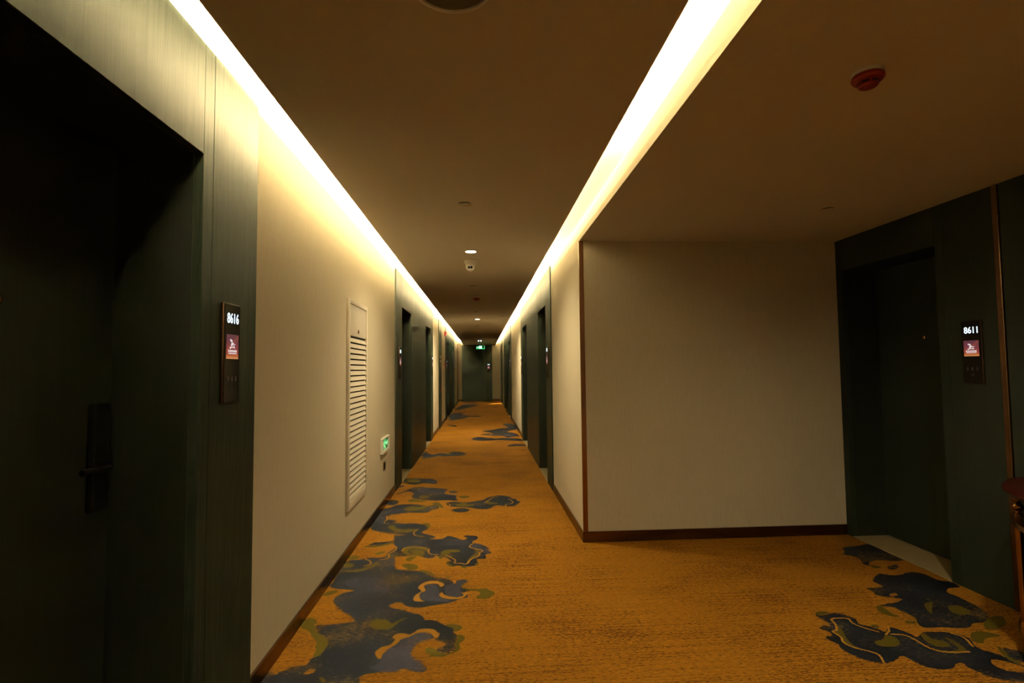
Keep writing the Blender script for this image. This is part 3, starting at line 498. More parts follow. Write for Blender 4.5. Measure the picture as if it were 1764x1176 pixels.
# ------------------------------------------------------------------ where the doors stand
PIL, OPW, PIER = 0.44, 0.92, 1.87
L_UNITS = (-2.235, 6.13, 14.49)
R_UNITS = (5.97, 14.25)
R_LAST = 20.2
def unit_openings(y0): return ((y0 + PIL, y0 + PIL + OPW), (y0 + PIL + OPW + PIER, y0 + PIL + 2 * OPW + PIER))
ULEN = 2 * PIL + 2 * OPW + PIER
def wall_mesh(name, xf, xb, y0, y1, ops, m, label, ztop=ZT + 0.05, zo=2.2):
    """a wall slab between xf and xb with door openings ops cut out up to zo"""
    b = MB(); x0, x1 = min(xf, xb), max(xf, xb); y = y0
    for a, c in sorted(ops):
        a, c = max(a, y0), min(c, y1)
        if a > y: b.box(x0, x1, y, a, 0, ztop)
        b.box(x0, x1, a, c, zo, ztop); y = c
    if y < y1: b.box(x0, x1, y, y1, 0, ztop)
    return struct(b.build(name, m), label)
l_ops = [q for u in L_UNITS for q in unit_openings(u)]
r_ops = [q for u in R_UNITS for q in unit_openings(u)] + [(R_LAST + PIL, R_LAST + PIL + OPW)]
wall_left = wall_mesh('wall_left', XL, XL - 0.45, YB, YE, l_ops, 'linen_wallpaper', 'cream linen papered wall on the louvre side')
wall_right = wall_mesh('wall_right', XR, XR + 0.45, YA, YE, r_ops, 'linen_wallpaper', 'cream papered corridor wall past the bronze corner')
wall_alcove = struct(box(XR + 0.45, XA + 0.45, YA, YA + 0.2, 0, ZC + .15).build('wall_alcove', 'linen_wallpaper'), 'cream papered alcove wall facing the viewer')
wall_end = struct(box(XL - 0.45, XR + 0.45, YE, YE + 0.2, 0, ZT + 0.05).build('wall_end', 'linen_wallpaper'), 'cream wall closing the far end of the corridor')
wall_back = struct(box(XL - 0.45, XA + 0.45, YB - 0.2, YB, 0, ZT + 0.05).build('wall_back', 'linen_wallpaper'), 'cream wall behind the viewer')
AO = (3.24, 4.16)
wall_alcove_side = wall_mesh('wall_alcove_side', XA, XA + 0.45, YB, YA, [AO], 'green_door_lacquer', 'dark green panelled wall of the alcove', ztop=ZC + .15)
ys = [2.812, 1.60, 0.40, -0.8, YB]
for a, c in zip(ys[1:], ys[:-1]):
    box(XA - PROUD, XA, a + 0.0015, c - 0.0015, 0, ZC).build('wall_panel', 'deep_green_lacquer', wall_alcove_side, bevel=0.0012)

# ------------------------------------------------------------------ ceiling: dropped corridor soffit, alcove ceiling, cove above
ceiling = struct(empty('ceiling'), 'plain dropped ceiling with light coves along both sides')
box(SL, SR, YB, YE, ZC, ZC + 0.015).build('soffit', 'ceiling_paint', ceiling)
for x0, x1 in ((SL, SL + 0.014), (SR - 0.014, SR)):
    box(x0, x1, YB, YE, ZC + 0.0149, ZC + 0.042).build('upstand', 'ceiling_paint', ceiling)
box(XL - 0.45, XR + 0.45, YB, YE, ZT, ZT + 0.06).build('cove_top', 'cove_white_paint', ceiling)
box(XR + 0.012, XA + 0.45, YB, YA, ZC, ZC + 0.02).build('alcove_ceiling', 'ceiling_paint', ceiling)
box(XR, XR + 0.012, YB, YA, ZC, ZT).build('fascia', 'linen_wallpaper', ceiling)

# ------------------------------------------------------------------ cove light tapes (lying on the soffit behind the upstands)
def tape(x, segs, m, label):
    for i, (a, c) in enumerate(segs):
        r = empty('cove_light', (x, (a + c) / 2, ZC + 0.015)); h = (c - a) / 2
        tag(r, label[i], 'light', 'warm tape lights hidden in the ceiling coves')
        box(-0.009, 0.009, -h, h, 0.0, 0.006).build('channel', 'white_plastic', r)
        n = max(1, int(round((c - a) / 0.5))); b = MB()
        for k in range(n):
            p, q = -h + 2 * h * k / n, -h + 2 * h * (k + 1) / n
            b.add([(-0.006, p, 0.0065), (0.006, p, 0.0065), (0.006, q, 0.0065), (-0.006, q, 0.0065)], [(0, 1, 2, 3)])
        b.build('tape', m if isinstance(m, str) else m[i], r)
tape(SL + 0.062, ((-2.3, 2.2), (2.25, 6.02), (6.50, 22.6)), ('cove_tape_near', 'cove_tape_left', 'cove_tape_left'), ('warm cove light above the nearest green door', 'warm cove light glowing above the louvre wall', 'warm cove light running on above the far louvre-side doors'))
tape(SR - 0.062, ((-2.3, 2.55), (2.85, 4.95), (5.35, 22.6)), ('cove_tape_alcove', 'cove_tape_weak', 'cove_tape_right'), ('warm cove light above the alcove opening, nearest the viewer', 'weaker stretch of cove light above the bronze wall corner', 'warm cove light running on above the doors past the bronze corner'))

# ------------------------------------------------------------------ door sets
def make_door(W, depth, lock, pils, ztop, thr=True, veneer='green_oak_veneer', opz=2.2, leafm='green_door_lacquer'):
    """local frame: +x out of the wall, y along it, origin at the foot of the opening in the wall face"""
    r = empty('door'); h = W / 2
    cs = 0.055
    for s in (-1, 1):
        a, c = sorted((s * (h - 0.0122), s * (h + cs)))
        box(-0.02, PROUD, a, c, 0, ztop).build('casing', veneer, r, bevel=0.0012)
        a, c = sorted((s * (h - 0.012), s * h))
        if depth > 0.1: box(-depth - 0.02, -0.0201, a, c, 0, opz - 0.012).build('reveal', 'green_door_lacquer', r)
    for s, wd in pils:
        a, c = sorted((s * (h + cs + 0.003), s * (h + wd)))
        box(0, PROUD, a, c, 0, ztop).build('pilaster', veneer, r, bevel=0.0012)
    box(-0.02, PROUD, -h + 0.0132, h - 0.0132, opz - 0.0122, ztop).build('header', veneer, r, bevel=0.0012)
    if depth > 0.1: box(-depth - 0.02, -0.0201, -h, h, opz - 0.012, opz - 0.0005).build('head_reveal', 'green_door_lacquer', r)
    k = 0.014 if depth > 0.1 else 0.003
    leaf = box(-depth - 0.045, -depth, -h + k, h - k, 0.012, opz - k).build('door_leaf', leafm, r, bevel=0.002)
    if thr: box(-depth - 0.05, PROUD, -h + 0.012, h - 0.012, -0.011, 0.006).build('threshold', 'beige_stone', r, bevel=0.0015)
    y0 = lock * (h - 0.085)
    pl = box(-depth - 0.001, -depth + 0.026, y0 - 0.038, y0 + 0.038, 0.945, 1.30).build('lock_plate', 'black_metal', leaf, bevel=0.012, seg=3, smooth=0.6)
    x = -depth + 0.06
    MB().tube([(-depth + 0.02, y0, 1.09), (x - 0.012, y0, 1.09), (x, y0 - lock * 0.012, 1.09), (x, y0 - lock * 0.06, 1.09), (x, y0 - lock * 0.135, 1.09)], 0.0105, 12).build('lever_handle', 'black_metal', leaf, smooth=0.7)
    MB().lathe([(0.016, -0.001), (0.016, 0.004), (0.011, 0.007), (0.007, 0.007), (0.007, 0.003)], 20, 'x', (-depth, 0, 1.60)).build('peephole', 'brass', leaf, smooth=0.7)
    return r
protoA = make_door(OPW, 0.28, 1, ((1, PIL),), ZT)
protoB = make_door(OPW, 0.28, -1, ((-1, PIL),), ZT)
doors = []
def put(proto, loc, rz, label):
    first = proto not in [d for d in doors]
    o = proto if first else copy_tree(proto)
    doors.append(o); o.location = loc; o.rotation_euler = (0, 0, rz); struct(o, label); return o
def mid(q): return (q[0] + q[1]) / 2
lab_l = {0: ('green door recess beside the viewer, behind the nearest one', 'large dark green recessed door beside the 8616 panel'),
         1: ('recessed green door just past the low green exit sign', 'recessed green door past the wide pier after the low exit sign'),
         2: ('recessed green door just past the red alarm sounder', 'last recessed green door on the alarm sounder side')}
for i, u in enumerate(L_UNITS):
    a, c = unit_openings(u)
    if i > 0: put(protoB, (XL, mid(a), 0), 0, lab_l[i][0])
    put(protoA, (XL, mid(c), 0), 0, lab_l[i][1])
lab_r = {0: ('first recessed green door past the bronze wall corner', 'second recessed green door past the bronze wall corner'),
         1: ('third recessed green door past the bronze wall corner', 'fourth recessed green door past the bronze wall corner')}
for i, u in enumerate(R_UNITS):
    a, c = unit_openings(u)
    put(protoA, (XR, mid(a), 0), PI, lab_r[i][0])
    put(protoB, (XR, mid(c), 0), PI, lab_r[i][1])
put(protoA, (XR, R_LAST + PIL + OPW / 2, 0), PI, 'farthest recessed green door, with light spilling on the carpet')
dA = make_door(OPW, 0.28, 1, ((1, 0.385),), ZC, veneer='deep_green_lacquer', leafm='deep_green_lacquer'); dA.location = (XA, mid(AO), 0); dA.rotation_euler = (0, 0, PI)
struct(dA, 'dark green recessed door in the alcove beside the 8611 panel'); doors.append(dA)
dE = make_door(0.885, -0.006, -1, ((1, 0.38),), ZC, thr=False, leafm='green_oak_veneer'); dE.location = (-0.372, YE, 0); dE.rotation_euler = (0, 0, -PI / 2)
struct(dE, 'flat green door in the wall closing the corridor'); doors.append(dE)
for k, o in enumerate(doors): o.name = 'door_tmp%d' % k
for k, o in enumerate(doors): o.name = 'door_%d' % (k + 1)

# green piers between paired doors, each of two boards
piers = [(XL, u, 0, l) for u, l in zip(L_UNITS, ('green pier behind the nearest door', 'green pier between the two doors past the low exit sign', 'green pier between the two doors past the alarm sounder'))]
piers += [(XR, u, PI, l) for u, l in zip(R_UNITS, ('green pier between the first two doors past the bronze corner', 'green pier between the third and fourth doors past the bronze corner'))]
trim_no = [0]
def trim(loc=(0, 0, 0), rz=0.0, label=''):
    trim_no[0] += 1; o = empty('trim_%d' % trim_no[0], loc, rz); return struct(o, label)
pm = box(0, PROUD, 0.0015, PIER / 2 - 0.0565, 0, ZT).mesh('pier_board', 0.0012); pm.materials.append(MATS['green_oak_veneer'])
for x, u, rz, l in piers:
    if u < 0: continue
    t = trim((x, u + PIL + OPW + PIER / 2, 0), rz, l)
    for s in (0, 1):
        o = bpy.data.objects.new('pier_board', pm); col.objects.link(o); o.parent = t
        if s: o.location = (0, -(PIER / 2 - 0.055), 0)
# boards after the last door on the right-hand wall
t = trim((XR, R_LAST + PIL + OPW + 0.055, 0), PI, 'narrow green board beyond the farthest recessed door')
box(0, PROUD, -0.30, -0.0015, 0, ZT).build('pier_board', 'green_oak_veneer', t, bevel=0.0012)
# nearest left pier board (beside the viewer)
t = trim((XL, 0.9375, 0), 0, 'green pier board beside the nearest door')
box(0, PROUD, -0.9, -0.0, 0, ZT).build('pier_board', 'green_oak_veneer', t, bevel=0.0012)
# bronze corner of the alcove, bronze strip in the alcove panelling, bronze strip near the end of the left wall
t = trim((XR, YA, 0), 0, 'tall bronze strip capping the wall corner of the alcove')
MB().add([(x, y, z) for z in (0.084, ZC) for x, y in ((-0.004, 0.012), (-0.004, -0.004), (0.034, -0.004), (0.034, 0.0), (0.0, 0.0), (0.0, 0.012))],
         [tuple(range(6))[::-1], tuple(range(6, 12))] + [(i, (i + 1) % 6, 6 + (i + 1) % 6, 6 + i) for i in range(6)]).build('corner_strip', 'polished_bronze', t, bevel=0.0008)
t = trim((XA, 2.832, 0), PI, 'bronze strip set into the green alcove panelling')
box(0, PROUD + 0.008, -0.017, 0.017, 0, ZC).build('bronze_strip', 'bronze_steel', t, bevel=0.003)
t = trim((XL, 21.55, 0), 0, 'bronze strip near the far end of the louvre-side wall')
box(0, PROUD + 0.02, -0.03, 0.03, 0, ZC).build('bronze_strip', 'bronze_steel', t, bevel=0.003)

# ------------------------------------------------------------------ bronze skirting
def skirting(name, label, runs):
    r = struct(empty(name), label)
    for q in runs: box(*q).build('skirting_strip', 'bronze_steel', r, bevel=0.0015)
H = 0.084
Lg = [(2.358, 2.967), (2.970, 6.127), (6.13 + ULEN + .002, 12.24), (13.05, 14.487), (14.49 + ULEN + .002, 21.515), (21.585, YE - .01)]
skirting('baseboard_left', 'dark bronze skirting along the louvre wall', [(XL, XL + 0.011, a, c, 0, H) for a, c in Lg])
Rg = [(YA - 0.011, 5.967), (5.97 + ULEN + .002, 14.247), (14.25 + ULEN + .002, R_LAST - .002), (22.0, YE - .01)]
skirting('baseboard_right', 'dark bronze skirting along the corridor wall past the corner', [(XR - 0.011, XR, a, c, 0, H) for a, c in Rg])
skirting('baseboard_alcove', 'dark bronze skirting along the alcove wall', [(XR, XA - PROUD - .001, YA - 0.011, YA, 0, H)])
skirting('baseboard_end', 'bronze skirting at the foot of the end wall', [(XL, -0.87, YE - 0.011, YE, 0, H), (0.455, XR, YE - 0.011, YE, 0, H)])

# ------------------------------------------------------------------ room number panels
def make_panel(number):
    r = empty('room_number_panel'); W, Hh = 0.066, 0.39
    box(0, 0.012, -W, W, 0, Hh).build('housing', 'copper_edge', r, bevel=0.004, seg=2, smooth=0.6)
    g = box(0.0115, 0.0145, -W + 0.0035, W - 0.0035, 0.0035, Hh - 0.0035).build('glass_face', 'black_glass', r, bevel=0.001)
    x = 0.0146
    if number:
        text_mesh(number, 0.094 if number[-1] == '6' else 0.090, 0.041, 'number', r, 'digit_glow', (x, 0.002, 0.332), bold=0.0012, spacing=1.0)
    else:
        b = MB()
        for k in range(4):
            y = -0.036 + 0.024 * k; b.box(x, x + 0.0005, y - 0.008, y + 0.008, 0.316, 0.358)
        b.build('number', 'digit_glow', r)
    s = box(x - 0.0004, x + 0.0006, -0.049, 0.049, 0.172, 0.268).build('screen', 'screen_image', r)
    sx = x + 0.0008
    def P(pts): return [(-0.049 + 0.098 * u, 0.172 + 0.096 * v) for u, v in pts]
    b = MB()
    b.prism(P([(.25, .79), (.35, .81), (.43, .77), (.52, .75), (.45, .735), (.49, .69), (.42, .655), (.37, .71), (.28, .72), (.33, .755)]), sx, sx + .0004)
    b.prism(P([(.42, .665), (.56, .66), (.62, .625), (.53, .575), (.45, .515), (.49, .49), (.40, .495), (.36, .56), (.38, .62)]), sx, sx + .0004)
    b.prism(P([(.76, .62), (.65, .57), (.63, .51), (.73, .44), (.56, .45), (.42, .45), (.30, .41), (.25, .44), (.28, .49), (.42, .475), (.57, .495), (.6, .55), (.65, .61)]), sx, sx + .0004)
    b.build('emblem', 'logo_white', s)
    b = MB(); rnd = random.Random(7)
    for k in range(6):
        u = 0.14 + 0.122 * k
        for j in range(3): b.prism(P([(u, .275 + .034 * j), (u + .095, .275 + .034 * j), (u + .095, .293 + .034 * j), (u, .293 + .034 * j)]), sx, sx + .0004)
        for q in (0.012, 0.06 + rnd.uniform(-.01, .01)): b.prism(P([(u + q, .265), (u + q + .024, .265), (u + q + .024, .37), (u + q, .37)]), sx + .0001, sx + .0005)
    b.build('caption', 'logo_white', s)
    b = MB()
    for k in range(16): b.prism(P([(.17 + .042 * k, .20), (.205 + .042 * k, .20), (.205 + .042 * k, .235), (.17 + .042 * k, .235)]), sx, sx + .0004)
    b.build('caption_line', 'logo_white', s)
    for k in (-1, 0, 1):
        MB().prism([(k * 0.031 - 0.007, 0.086), (k * 0.031 + 0.007, 0.086), (k * 0.031 + 0.004, 0.092), (k * 0.031 + 0.005, 0.103), (k * 0.031 - 0.005, 0.103), (k * 0.031 - 0.004, 0.092)], x, x + .0004).build('indicator', 'grey_icon', r)
    MB().lathe([(0.0085, -.0002), (0.0085, 0.0005), (0.006, 0.0005), (0.006, -.0002)], 16, 'x', (x, 0, 0.058), ring=True).build('bell_button', 'grey_icon', r)
    return r
p = make_panel('8616'); p.location = (XL + PROUD, 2.112, 1.278); tag(p, 'black room panel reading 8616 with a red screen', 'panel', 'room number panels')
p = make_panel('8611'); p.location = (XA - PROUD, 3.015, 1.275); p.rotation_euler = (0, 0, PI); tag(p, 'black room panel reading 8611 on the dark green wall', 'panel', 'room number panels')
pp = make_panel(None)
spots = []
a = L_UNITS[1]; spots += [((XL + PROUD, a + 0.24, 1.285), 0, 'room panel on the pilaster just past the low exit sign'), ((XL + PROUD, a + ULEN - 0.24, 1.285), 0, 'room panel past the second door after the low exit sign')]
a = L_UNITS[2]; spots += [((XL + PROUD, a + ULEN - 0.24, 1.285), 0, 'room panel beyond the last door on the alarm sounder side'), ((XL + PROUD, a + 0.30, 1.285), 0, 'room panel just past the red call point')]
a = R_UNITS[0]; spots += [((XR - PROUD, a + 0.24, 1.285), PI, 'room panel beside the first door past the bronze corner'), ((XR - PROUD, a + ULEN - 0.24, 1.285), PI, 'room panel beside the second door past the bronze corner')]
a = R_UNITS[1]; spots += [((XR - PROUD, a + 0.24, 1.285), PI, 'room panel beside the third door past the bronze corner'), ((XR - PROUD, a + ULEN - 0.24, 1.285), PI, 'room panel beside the fourth door past the bronze corner')]
spots += [((0.297, YE - PROUD, 1.25), -PI / 2, 'room panel beside the flat door closing the corridor')]
for i, (loc, rz, l) in enumerate(spots):
    o = pp if i == 0 else copy_tree(pp)
    o.location = loc; o.rotation_euler = (0, 0, rz); tag(o, l, 'panel', 'room number panels')

# ------------------------------------------------------------------ louvred access panel on the left wall
lv = empty('louvre_panel', (XL, 4.285, 0.35)); tag(lv, 'tall white louvred access panel in the cream wall', 'vent')
W, Hh, fr = 0.32, 1.60, 0.045
for nm, q in (('frame_bar', (0, 0.018, -W, -W + fr, 0, Hh)), ('frame_bar', (0, 0.018, W - fr, W, 0, Hh)), ('frame_bar', (0, 0.018, -W + fr, W - fr, Hh - 0.035, Hh)), ('frame_bar', (0, 0.018, -W + fr, W - fr, 0, 0.07))):
    box(*q).build(nm, 'white_enamel', lv, bevel=0.003, seg=2, smooth=0.6)
box(0.0005, 0.003, -W + fr, W - fr, 0.07, Hh - 0.035).build('backing', 'dark_void', lv)
ht = box(0.003, 0.012, -W + fr + 0.003, W - fr - 0.003, 1.318, Hh - 0.038).build('hatch', 'white_enamel', lv, bevel=0.003, seg=2, smooth=0.6)
MB().lathe([(0.017, -0.001), (0.017, 0.003), (0.011, 0.004), (0.009, 0.001)], 20, 'x', (0.012, 0.0, 1.36)).build('lock', 'bronze_steel', ht, smooth=0.6)
# slat profile (x, z): sloping outward and downward
prof = [(0.003, 0.030), (0.006, 0.033), (0.0165, 0.006), (0.0165, 0.001), (0.013, 0.0), (0.003, 0.024)]
h = W - fr - 0.002
sm = MB().add([(x, -h, z) for x, z in prof] + [(x, h, z) for x, z in prof], [tuple(range(6)), tuple(range(6, 12))[::-1]] + [(i, 6 + i, 6 + (i + 1) % 6, (i + 1) % 6) for i in range(6)]).mesh('slat')
sm.materials.append(MATS['white_enamel'])
for k in range(29):
    o = bpy.data.objects.new('slat', sm); col.objects.link(o); o.parent = lv; o.location = (0, 0, 0.072 + k * 0.0427)

# ------------------------------------------------------------------ low wall exit sign and the socket under it
ex = empty('exit_sign', (XL, 5.448, 0.560)); tag(ex, 'small green double-arrow exit sign low on the cream wall', 'sign')
W, Hh = 0.185, 0.155
for q in ((0, 0.03, -W, -W + 0.02, 0, Hh), (0, 0.03, W - 0.02, W, 0, Hh), (0, 0.03, -W + .02, W - .02, Hh - 0.014, Hh), (0, 0.03, -W + .02, W - .02, 0, 0.03)):
    box(*q).build('frame_bar', 'white_plastic', ex, bevel=0.003)
fp = box(0.0, 0.012, -W + 0.02, W - 0.02, 0.03, Hh - 0.014).build('face', 'green_backlight', ex)
b = MB(); x = 0.0121
def R2(bb, y0, y1, z0, z1, dx=0.0): bb.box(x + dx, x + dx + 0.0008, y0, y1, z0, z1)
R2(b, -0.045, -0.037, 0.034, 0.138); R2(b, 0.037, 0.045, 0.034, 0.138); R2(b, -0.045, 0.045, 0.130, 0.138)
b.lathe([(0.0001, 0), (0.010, 0), (0.010, 0.0008), (0.0001, 0.0008)], 12, 'x', (x, 0.008, 0.116))
b.prism([(-0.022, 0.092), (-0.012, 0.108), (0.012, 0.104), (0.026, 0.088), (0.022, 0.083), (0.010, 0.092), (0.004, 0.072), (0.024, 0.060), (0.030, 0.040), (0.021, 0.038), (0.014, 0.054), (-0.006, 0.062), (-0.018, 0.042), (-0.036, 0.040), (-0.036, 0.049), (-0.022, 0.052), (-0.010, 0.074), (-0.006, 0.094), (-0.016, 0.086)], x, x + 0.0008)
b.build('running_figure', 'pale_green_glow', fp)
for s in (-1, 1):
    MB().prism([(s * 0.155, 0.083), (s * 0.115, 0.118), (s * 0.115, 0.094), (s * 0.060, 0.094), (s * 0.060, 0.072), (s * 0.115, 0.072), (s * 0.115, 0.048)][::s], x, x + 0.0008).build('arrow', 'pale_green_glow', fp)
for loc, l in (((XL, 5.475, 0.37), 'small dark brown power socket under the low exit sign'), ((XL, 20.0, 0.29), 'small dark power socket near the far bronze wall strip')):
    so = empty('power_socket', loc); tag(so, l, 'socket', 'wall sockets')
    bd = box(0, 0.010, -0.043, 0.043, 0, 0.086).build('plate', 'brown_socket', so, bevel=0.003, seg=2)
    ins = box(0.0095, 0.0115, -0.028, 0.028, 0.015, 0.071).build('insert', 'black_metal', so, bevel=0.001)
    for yy in (-0.010, 0.010): box(0.0112, 0.0119, yy - 0.0015, yy + 0.0015, 0.030, 0.042).build('slot', 'dark_void', ins)

# ------------------------------------------------------------------ fire fittings on the left wall
hc = empty('hydrant_cabinet', (XL, 12.645, 0)); tag(hc, 'narrow green fire hydrant cabinet set in the cream wall', 'cabinet')
box(0, PROUD, -0.395, 0.395, 0.0, 0.12).build('plinth', 'green_oak_veneer', hc, bevel=0.0012)
box(0, PROUD, -0.395, 0.395, 1.885, ZT).build('upper_panel', 'green_oak_veneer', hc, bevel=0.0012)
for s in (-1, 1):
    a, c = sorted((s * 0.345, s * 0.395)); box(0, PROUD, a, c, 0.123, 1.882).build('stile', 'green_oak_veneer', hc, bevel=0.0012)
dr = box(0, PROUD + 0.004, -0.342, 0.342, 0.123, 1.882).build('cabinet_door', 'green_oak_veneer', hc, bevel=0.002)
for z in (1.60, 1.70): box(PROUD + 0.0042, PROUD + 0.0052, -0.09, 0.09, z - 0.028, z + 0.028).build('notice', 'white_plastic', dr)
box(PROUD + 0.0042, PROUD + 0.0052, 0.10, 0.24, 0.82, 0.98).build('notice', 'red_plastic', dr)
box(PROUD + 0.004, PROUD + 0.018, -0.31, -0.29, 1.0, 1.12).build('pull', 'bronze_steel', dr, bevel=0.003)
al = empty('alarm_sounder', (XL, 14.22, 2.30)); tag(al, 'red alarm sounder high on the wall under the cove light', 'alarm')
box(0, 0.03, -0.06, 0.06, 0, 0.14).build('back_box', 'red_plastic', al, bevel=0.008, seg=2)
MB().prism([(-0.05, 0.012), (0.05, 0.012), (0.05, 0.128), (-0.05, 0.128)], 0.03, 0.05).build('horn_cover', 'red_plastic', al, bevel=0.006, seg=2)
MB().lathe([(0.022, 0.05), (0.020, 0.066), (0.010, 0.074), (0.001, 0.075)], 18, 'x', (0, 0, 0.09)).build('strobe_lens', 'red_plastic', al, smooth=0.7)
cp = empty('call_point', (XL, 14.22, 1.475)); tag(cp, 'red square fire call point on the wall below the sounder', 'alarm')
box(0, 0.035, -0.048, 0.048, 0, 0.096).build('body', 'red_plastic', cp, bevel=0.006, seg=2)
box(0.035, 0.038, -0.028, 0.028, 0.022, 0.074).build('press_plate', 'white_plastic', cp, bevel=0.002)
jk = empty('phone_jack', (XL, 14.22, 1.59)); tag(jk, 'small grey jack plate just above the red call point', 'socket')
box(0, 0.012, -0.03, 0.03, 0, 0.06).build('plate', 'grey_mesh', jk, bevel=0.003); box(0.012, 0.016, -0.012, 0.012, 0.018, 0.042).build('jack', 'black_metal', jk, bevel=0.002)

# ------------------------------------------------------------------ ceiling fittings
sp = empty('ceiling_speaker', (-0.075, 1.365, ZC)); tag(sp, 'round ceiling speaker with dark grille at the top edge', 'speaker')
MB().lathe([(0.118, 0.001), (0.118, -0.004), (0.112, -0.009), (0.105, -0.009), (0.103, -0.004), (0.103, 0.001)], 48, ring=True).build('rim', 'white_plastic', sp, smooth=0.8)
gr = MB().lathe([(0.1032, 0.0), (0.1032, -0.004), (0.06, -0.0052), (0.001, -0.0055)], 48).build('grille', 'grey_mesh', sp, smooth=0.8)
# perforations (countless): one part
b = MB()
for i in range(-24, 25):
    for j in range(-24, 25):
        px_, py_ = i * 0.0042 + (j % 2) * 0.0021, j * 0.0037
        if math.hypot(px_, py_) < 0.098: b.add([(px_ - .0012, py_, -0.0061), (px_, py_ - .0012, -0.0061), (px_ + .0012, py_, -0.0061), (px_, py_ + .0012, -0.0061)], [(0, 1, 2, 3)])
pf = b.build('perforations', 'dark_void', sp); pf['kind'] = 'stuff'
scv = empty('sprinkler_cover', (-0.103, 3.264, ZC)); 
MB().lathe([(0.037, 0.001), (0.037, -0.006)], 32).build('collar', 'dark_void', scv, smooth=0.8)
MB().lathe([(0.044, -0.006), (0.044, -0.0085), (0.040, -0.0098), (0.001, -0.0102)], 32).build('cover_plate', 'ceiling_paint', scv, smooth=0.8)
for i, (x, y, l) in enumerate(((-0.103, 3.264, 'round sprinkler cover on the ceiling before the first downlight'), (-0.103, 6.55, 'round sprinkler cover between the camera and the red detector'),
        (-0.095, 9.5, 'round sprinkler cover between the red detector and second downlight'), (-0.103, 12.63, 'round sprinkler cover just past the second downlight'), (-0.1, 15.8, 'farthest round sprinkler cover on the corridor ceiling'), (2.33, 3.31, 'round sprinkler cover on the alcove ceiling'))):
    o = scv if i == 0 else copy_tree(scv); o.location = (x, y, ZC); tag(o, l, 'sprinkler', 'concealed sprinkler covers')
def downlight():
    r = empty('downlight')
    MB().lathe([(0.047, 0.0015), (0.058, 0.0015), (0.058, -0.002), (0.054, -0.005), (0.047, -0.004)], 40, ring=True).build('trim_ring', 'white_plastic', r, smooth=0.8)
    MB().lathe([(0.0465, 0.0012), (0.0465, -0.0015), (0.001, -0.0025)], 32).build('lens', 'downlight_glow', r, smooth=0.8)
    return r
dl = downlight()
for i, (x, y, l) in enumerate(((-0.091, 4.607, 'bright round downlight in front of the ceiling camera'), (-0.085, 10.93, 'smaller-looking bright round downlight farther along the corridor ceiling'), (1.86, 1.46, 'round downlight in the alcove ceiling'), (-0.09, -1.6, 'round downlight behind the viewer'))):
    o = dl if i == 0 else copy_tree(dl); o.location = (x, y, ZC); tag(o, l, 'light', 'round ceiling downlights')
    lamp_d = bpy.data.lights.new('lamp', 'SPOT'); lamp_d.energy = DOWN if i < 2 else DOWN_DIM; lamp_d.color = (1.0, 0.79, 0.45)
    lamp_d.spot_size = math.radians(166); lamp_d.spot_blend = 1.0; lamp_d.shadow_soft_size = 0.045
    lamp = bpy.data.objects.new('lamp', lamp_d); col.objects.link(lamp); lamp.parent = o; lamp.location = (0, 0, -0.012)
    if i > 1:
        ln = [c for c in o.children if c.name.startswith('lens')][0];  ln.data = ln.data.copy(); ln.data.materials[0] = MATS['dim_downlight_glow']
cm = empty('security_camera', (-0.105, 5.0, ZC)); tag(cm, 'white turret security camera on the corridor ceiling', 'camera')
MB().lathe([(0.057, 0.001), (0.057, -0.012), (0.054, -0.030), (0.047, -0.046), (0.030, -0.050)], 36).build('base', 'white_plastic', cm, smooth=0.6)
ball = MB().lathe([(0.0005, -0.106)] + [(0.0445 * math.cos(a), -0.062 + 0.0445 * math.sin(a)) for a in [(-80 + 16 * k) * PI / 180 for k in range(10)]], 32).build('eyeball', 'white_plastic', cm, smooth=1.0)
for s in (-1, 1):
    MB().lathe([(0.0005, 0.050), (0.010, 0.049), (0.0115, 0.044), (0.0115, 0.030), (0.0005, 0.030)], 20, 'x').build('lens', 'lens_black', ball, smooth=0.7)
    ln = ball.children[-1]; ln.rotation_euler = (0, 0.12, -PI / 2 + s * 0.29); ln.location = (0, 0, -0.068)
box(-0.0016, 0.0016, -0.0448, -0.0425, -0.087, -0.084).build('indicator', 'brown_socket', ball)
def detector(label, loc, sc_=1.0, white=True):
    r = empty('smoke_detector', loc); tag(r, label, 'detector', 'red smoke detectors')
    MB().lathe([(0.055 * sc_, 0.001), (0.055 * sc_, -0.014)], 36).build('base', 'white_plastic', r, smooth=0.6)
    bd = MB().lathe([(0.050 * sc_, -0.014), (0.056 * sc_, -0.017), (0.057 * sc_, -0.026), (0.050 * sc_, -0.034), (0.036 * sc_, -0.037), (0.034 * sc_, -0.037)], 36).build('body', 'red_plastic', r, smooth=0.6)
    MB().lathe([(0.030 * sc_, -0.036), (0.030 * sc_, -0.046)], 36).build('chamber', 'dark_void', r, smooth=0.6)
    for k in range(6):
        a = k * PI / 3; b = MB(); 
        b.lathe([(0.034 * sc_, -0.036), (0.034 * sc_, -0.047), (0.030 * sc_, -0.047), (0.030 * sc_, -0.036)], 3, arc=0.30, a0=a); b.build('rib', 'red_plastic', bd)
    MB().lathe([(0.0345 * sc_, -0.0455), (0.0345 * sc_, -0.051), (0.030 * sc_, -0.055), (0.001, -0.057)], 36).build('cap', 'red_plastic', r, smooth=0.6)
    MB().lathe([(0.0025, -0.033), (0.0025, -0.0365), (0.0005, -0.037)], 10, o=(0.042 * sc_, 0.010, 0)).build('status_light', 'white_plastic', r)
    return r
detector('large-looking red smoke detector on the alcove ceiling', (1.392, 1.735, ZC), 0.92)
detector('small-looking red smoke detector on the corridor ceiling', (-0.068, 7.55, ZC), 1.0)
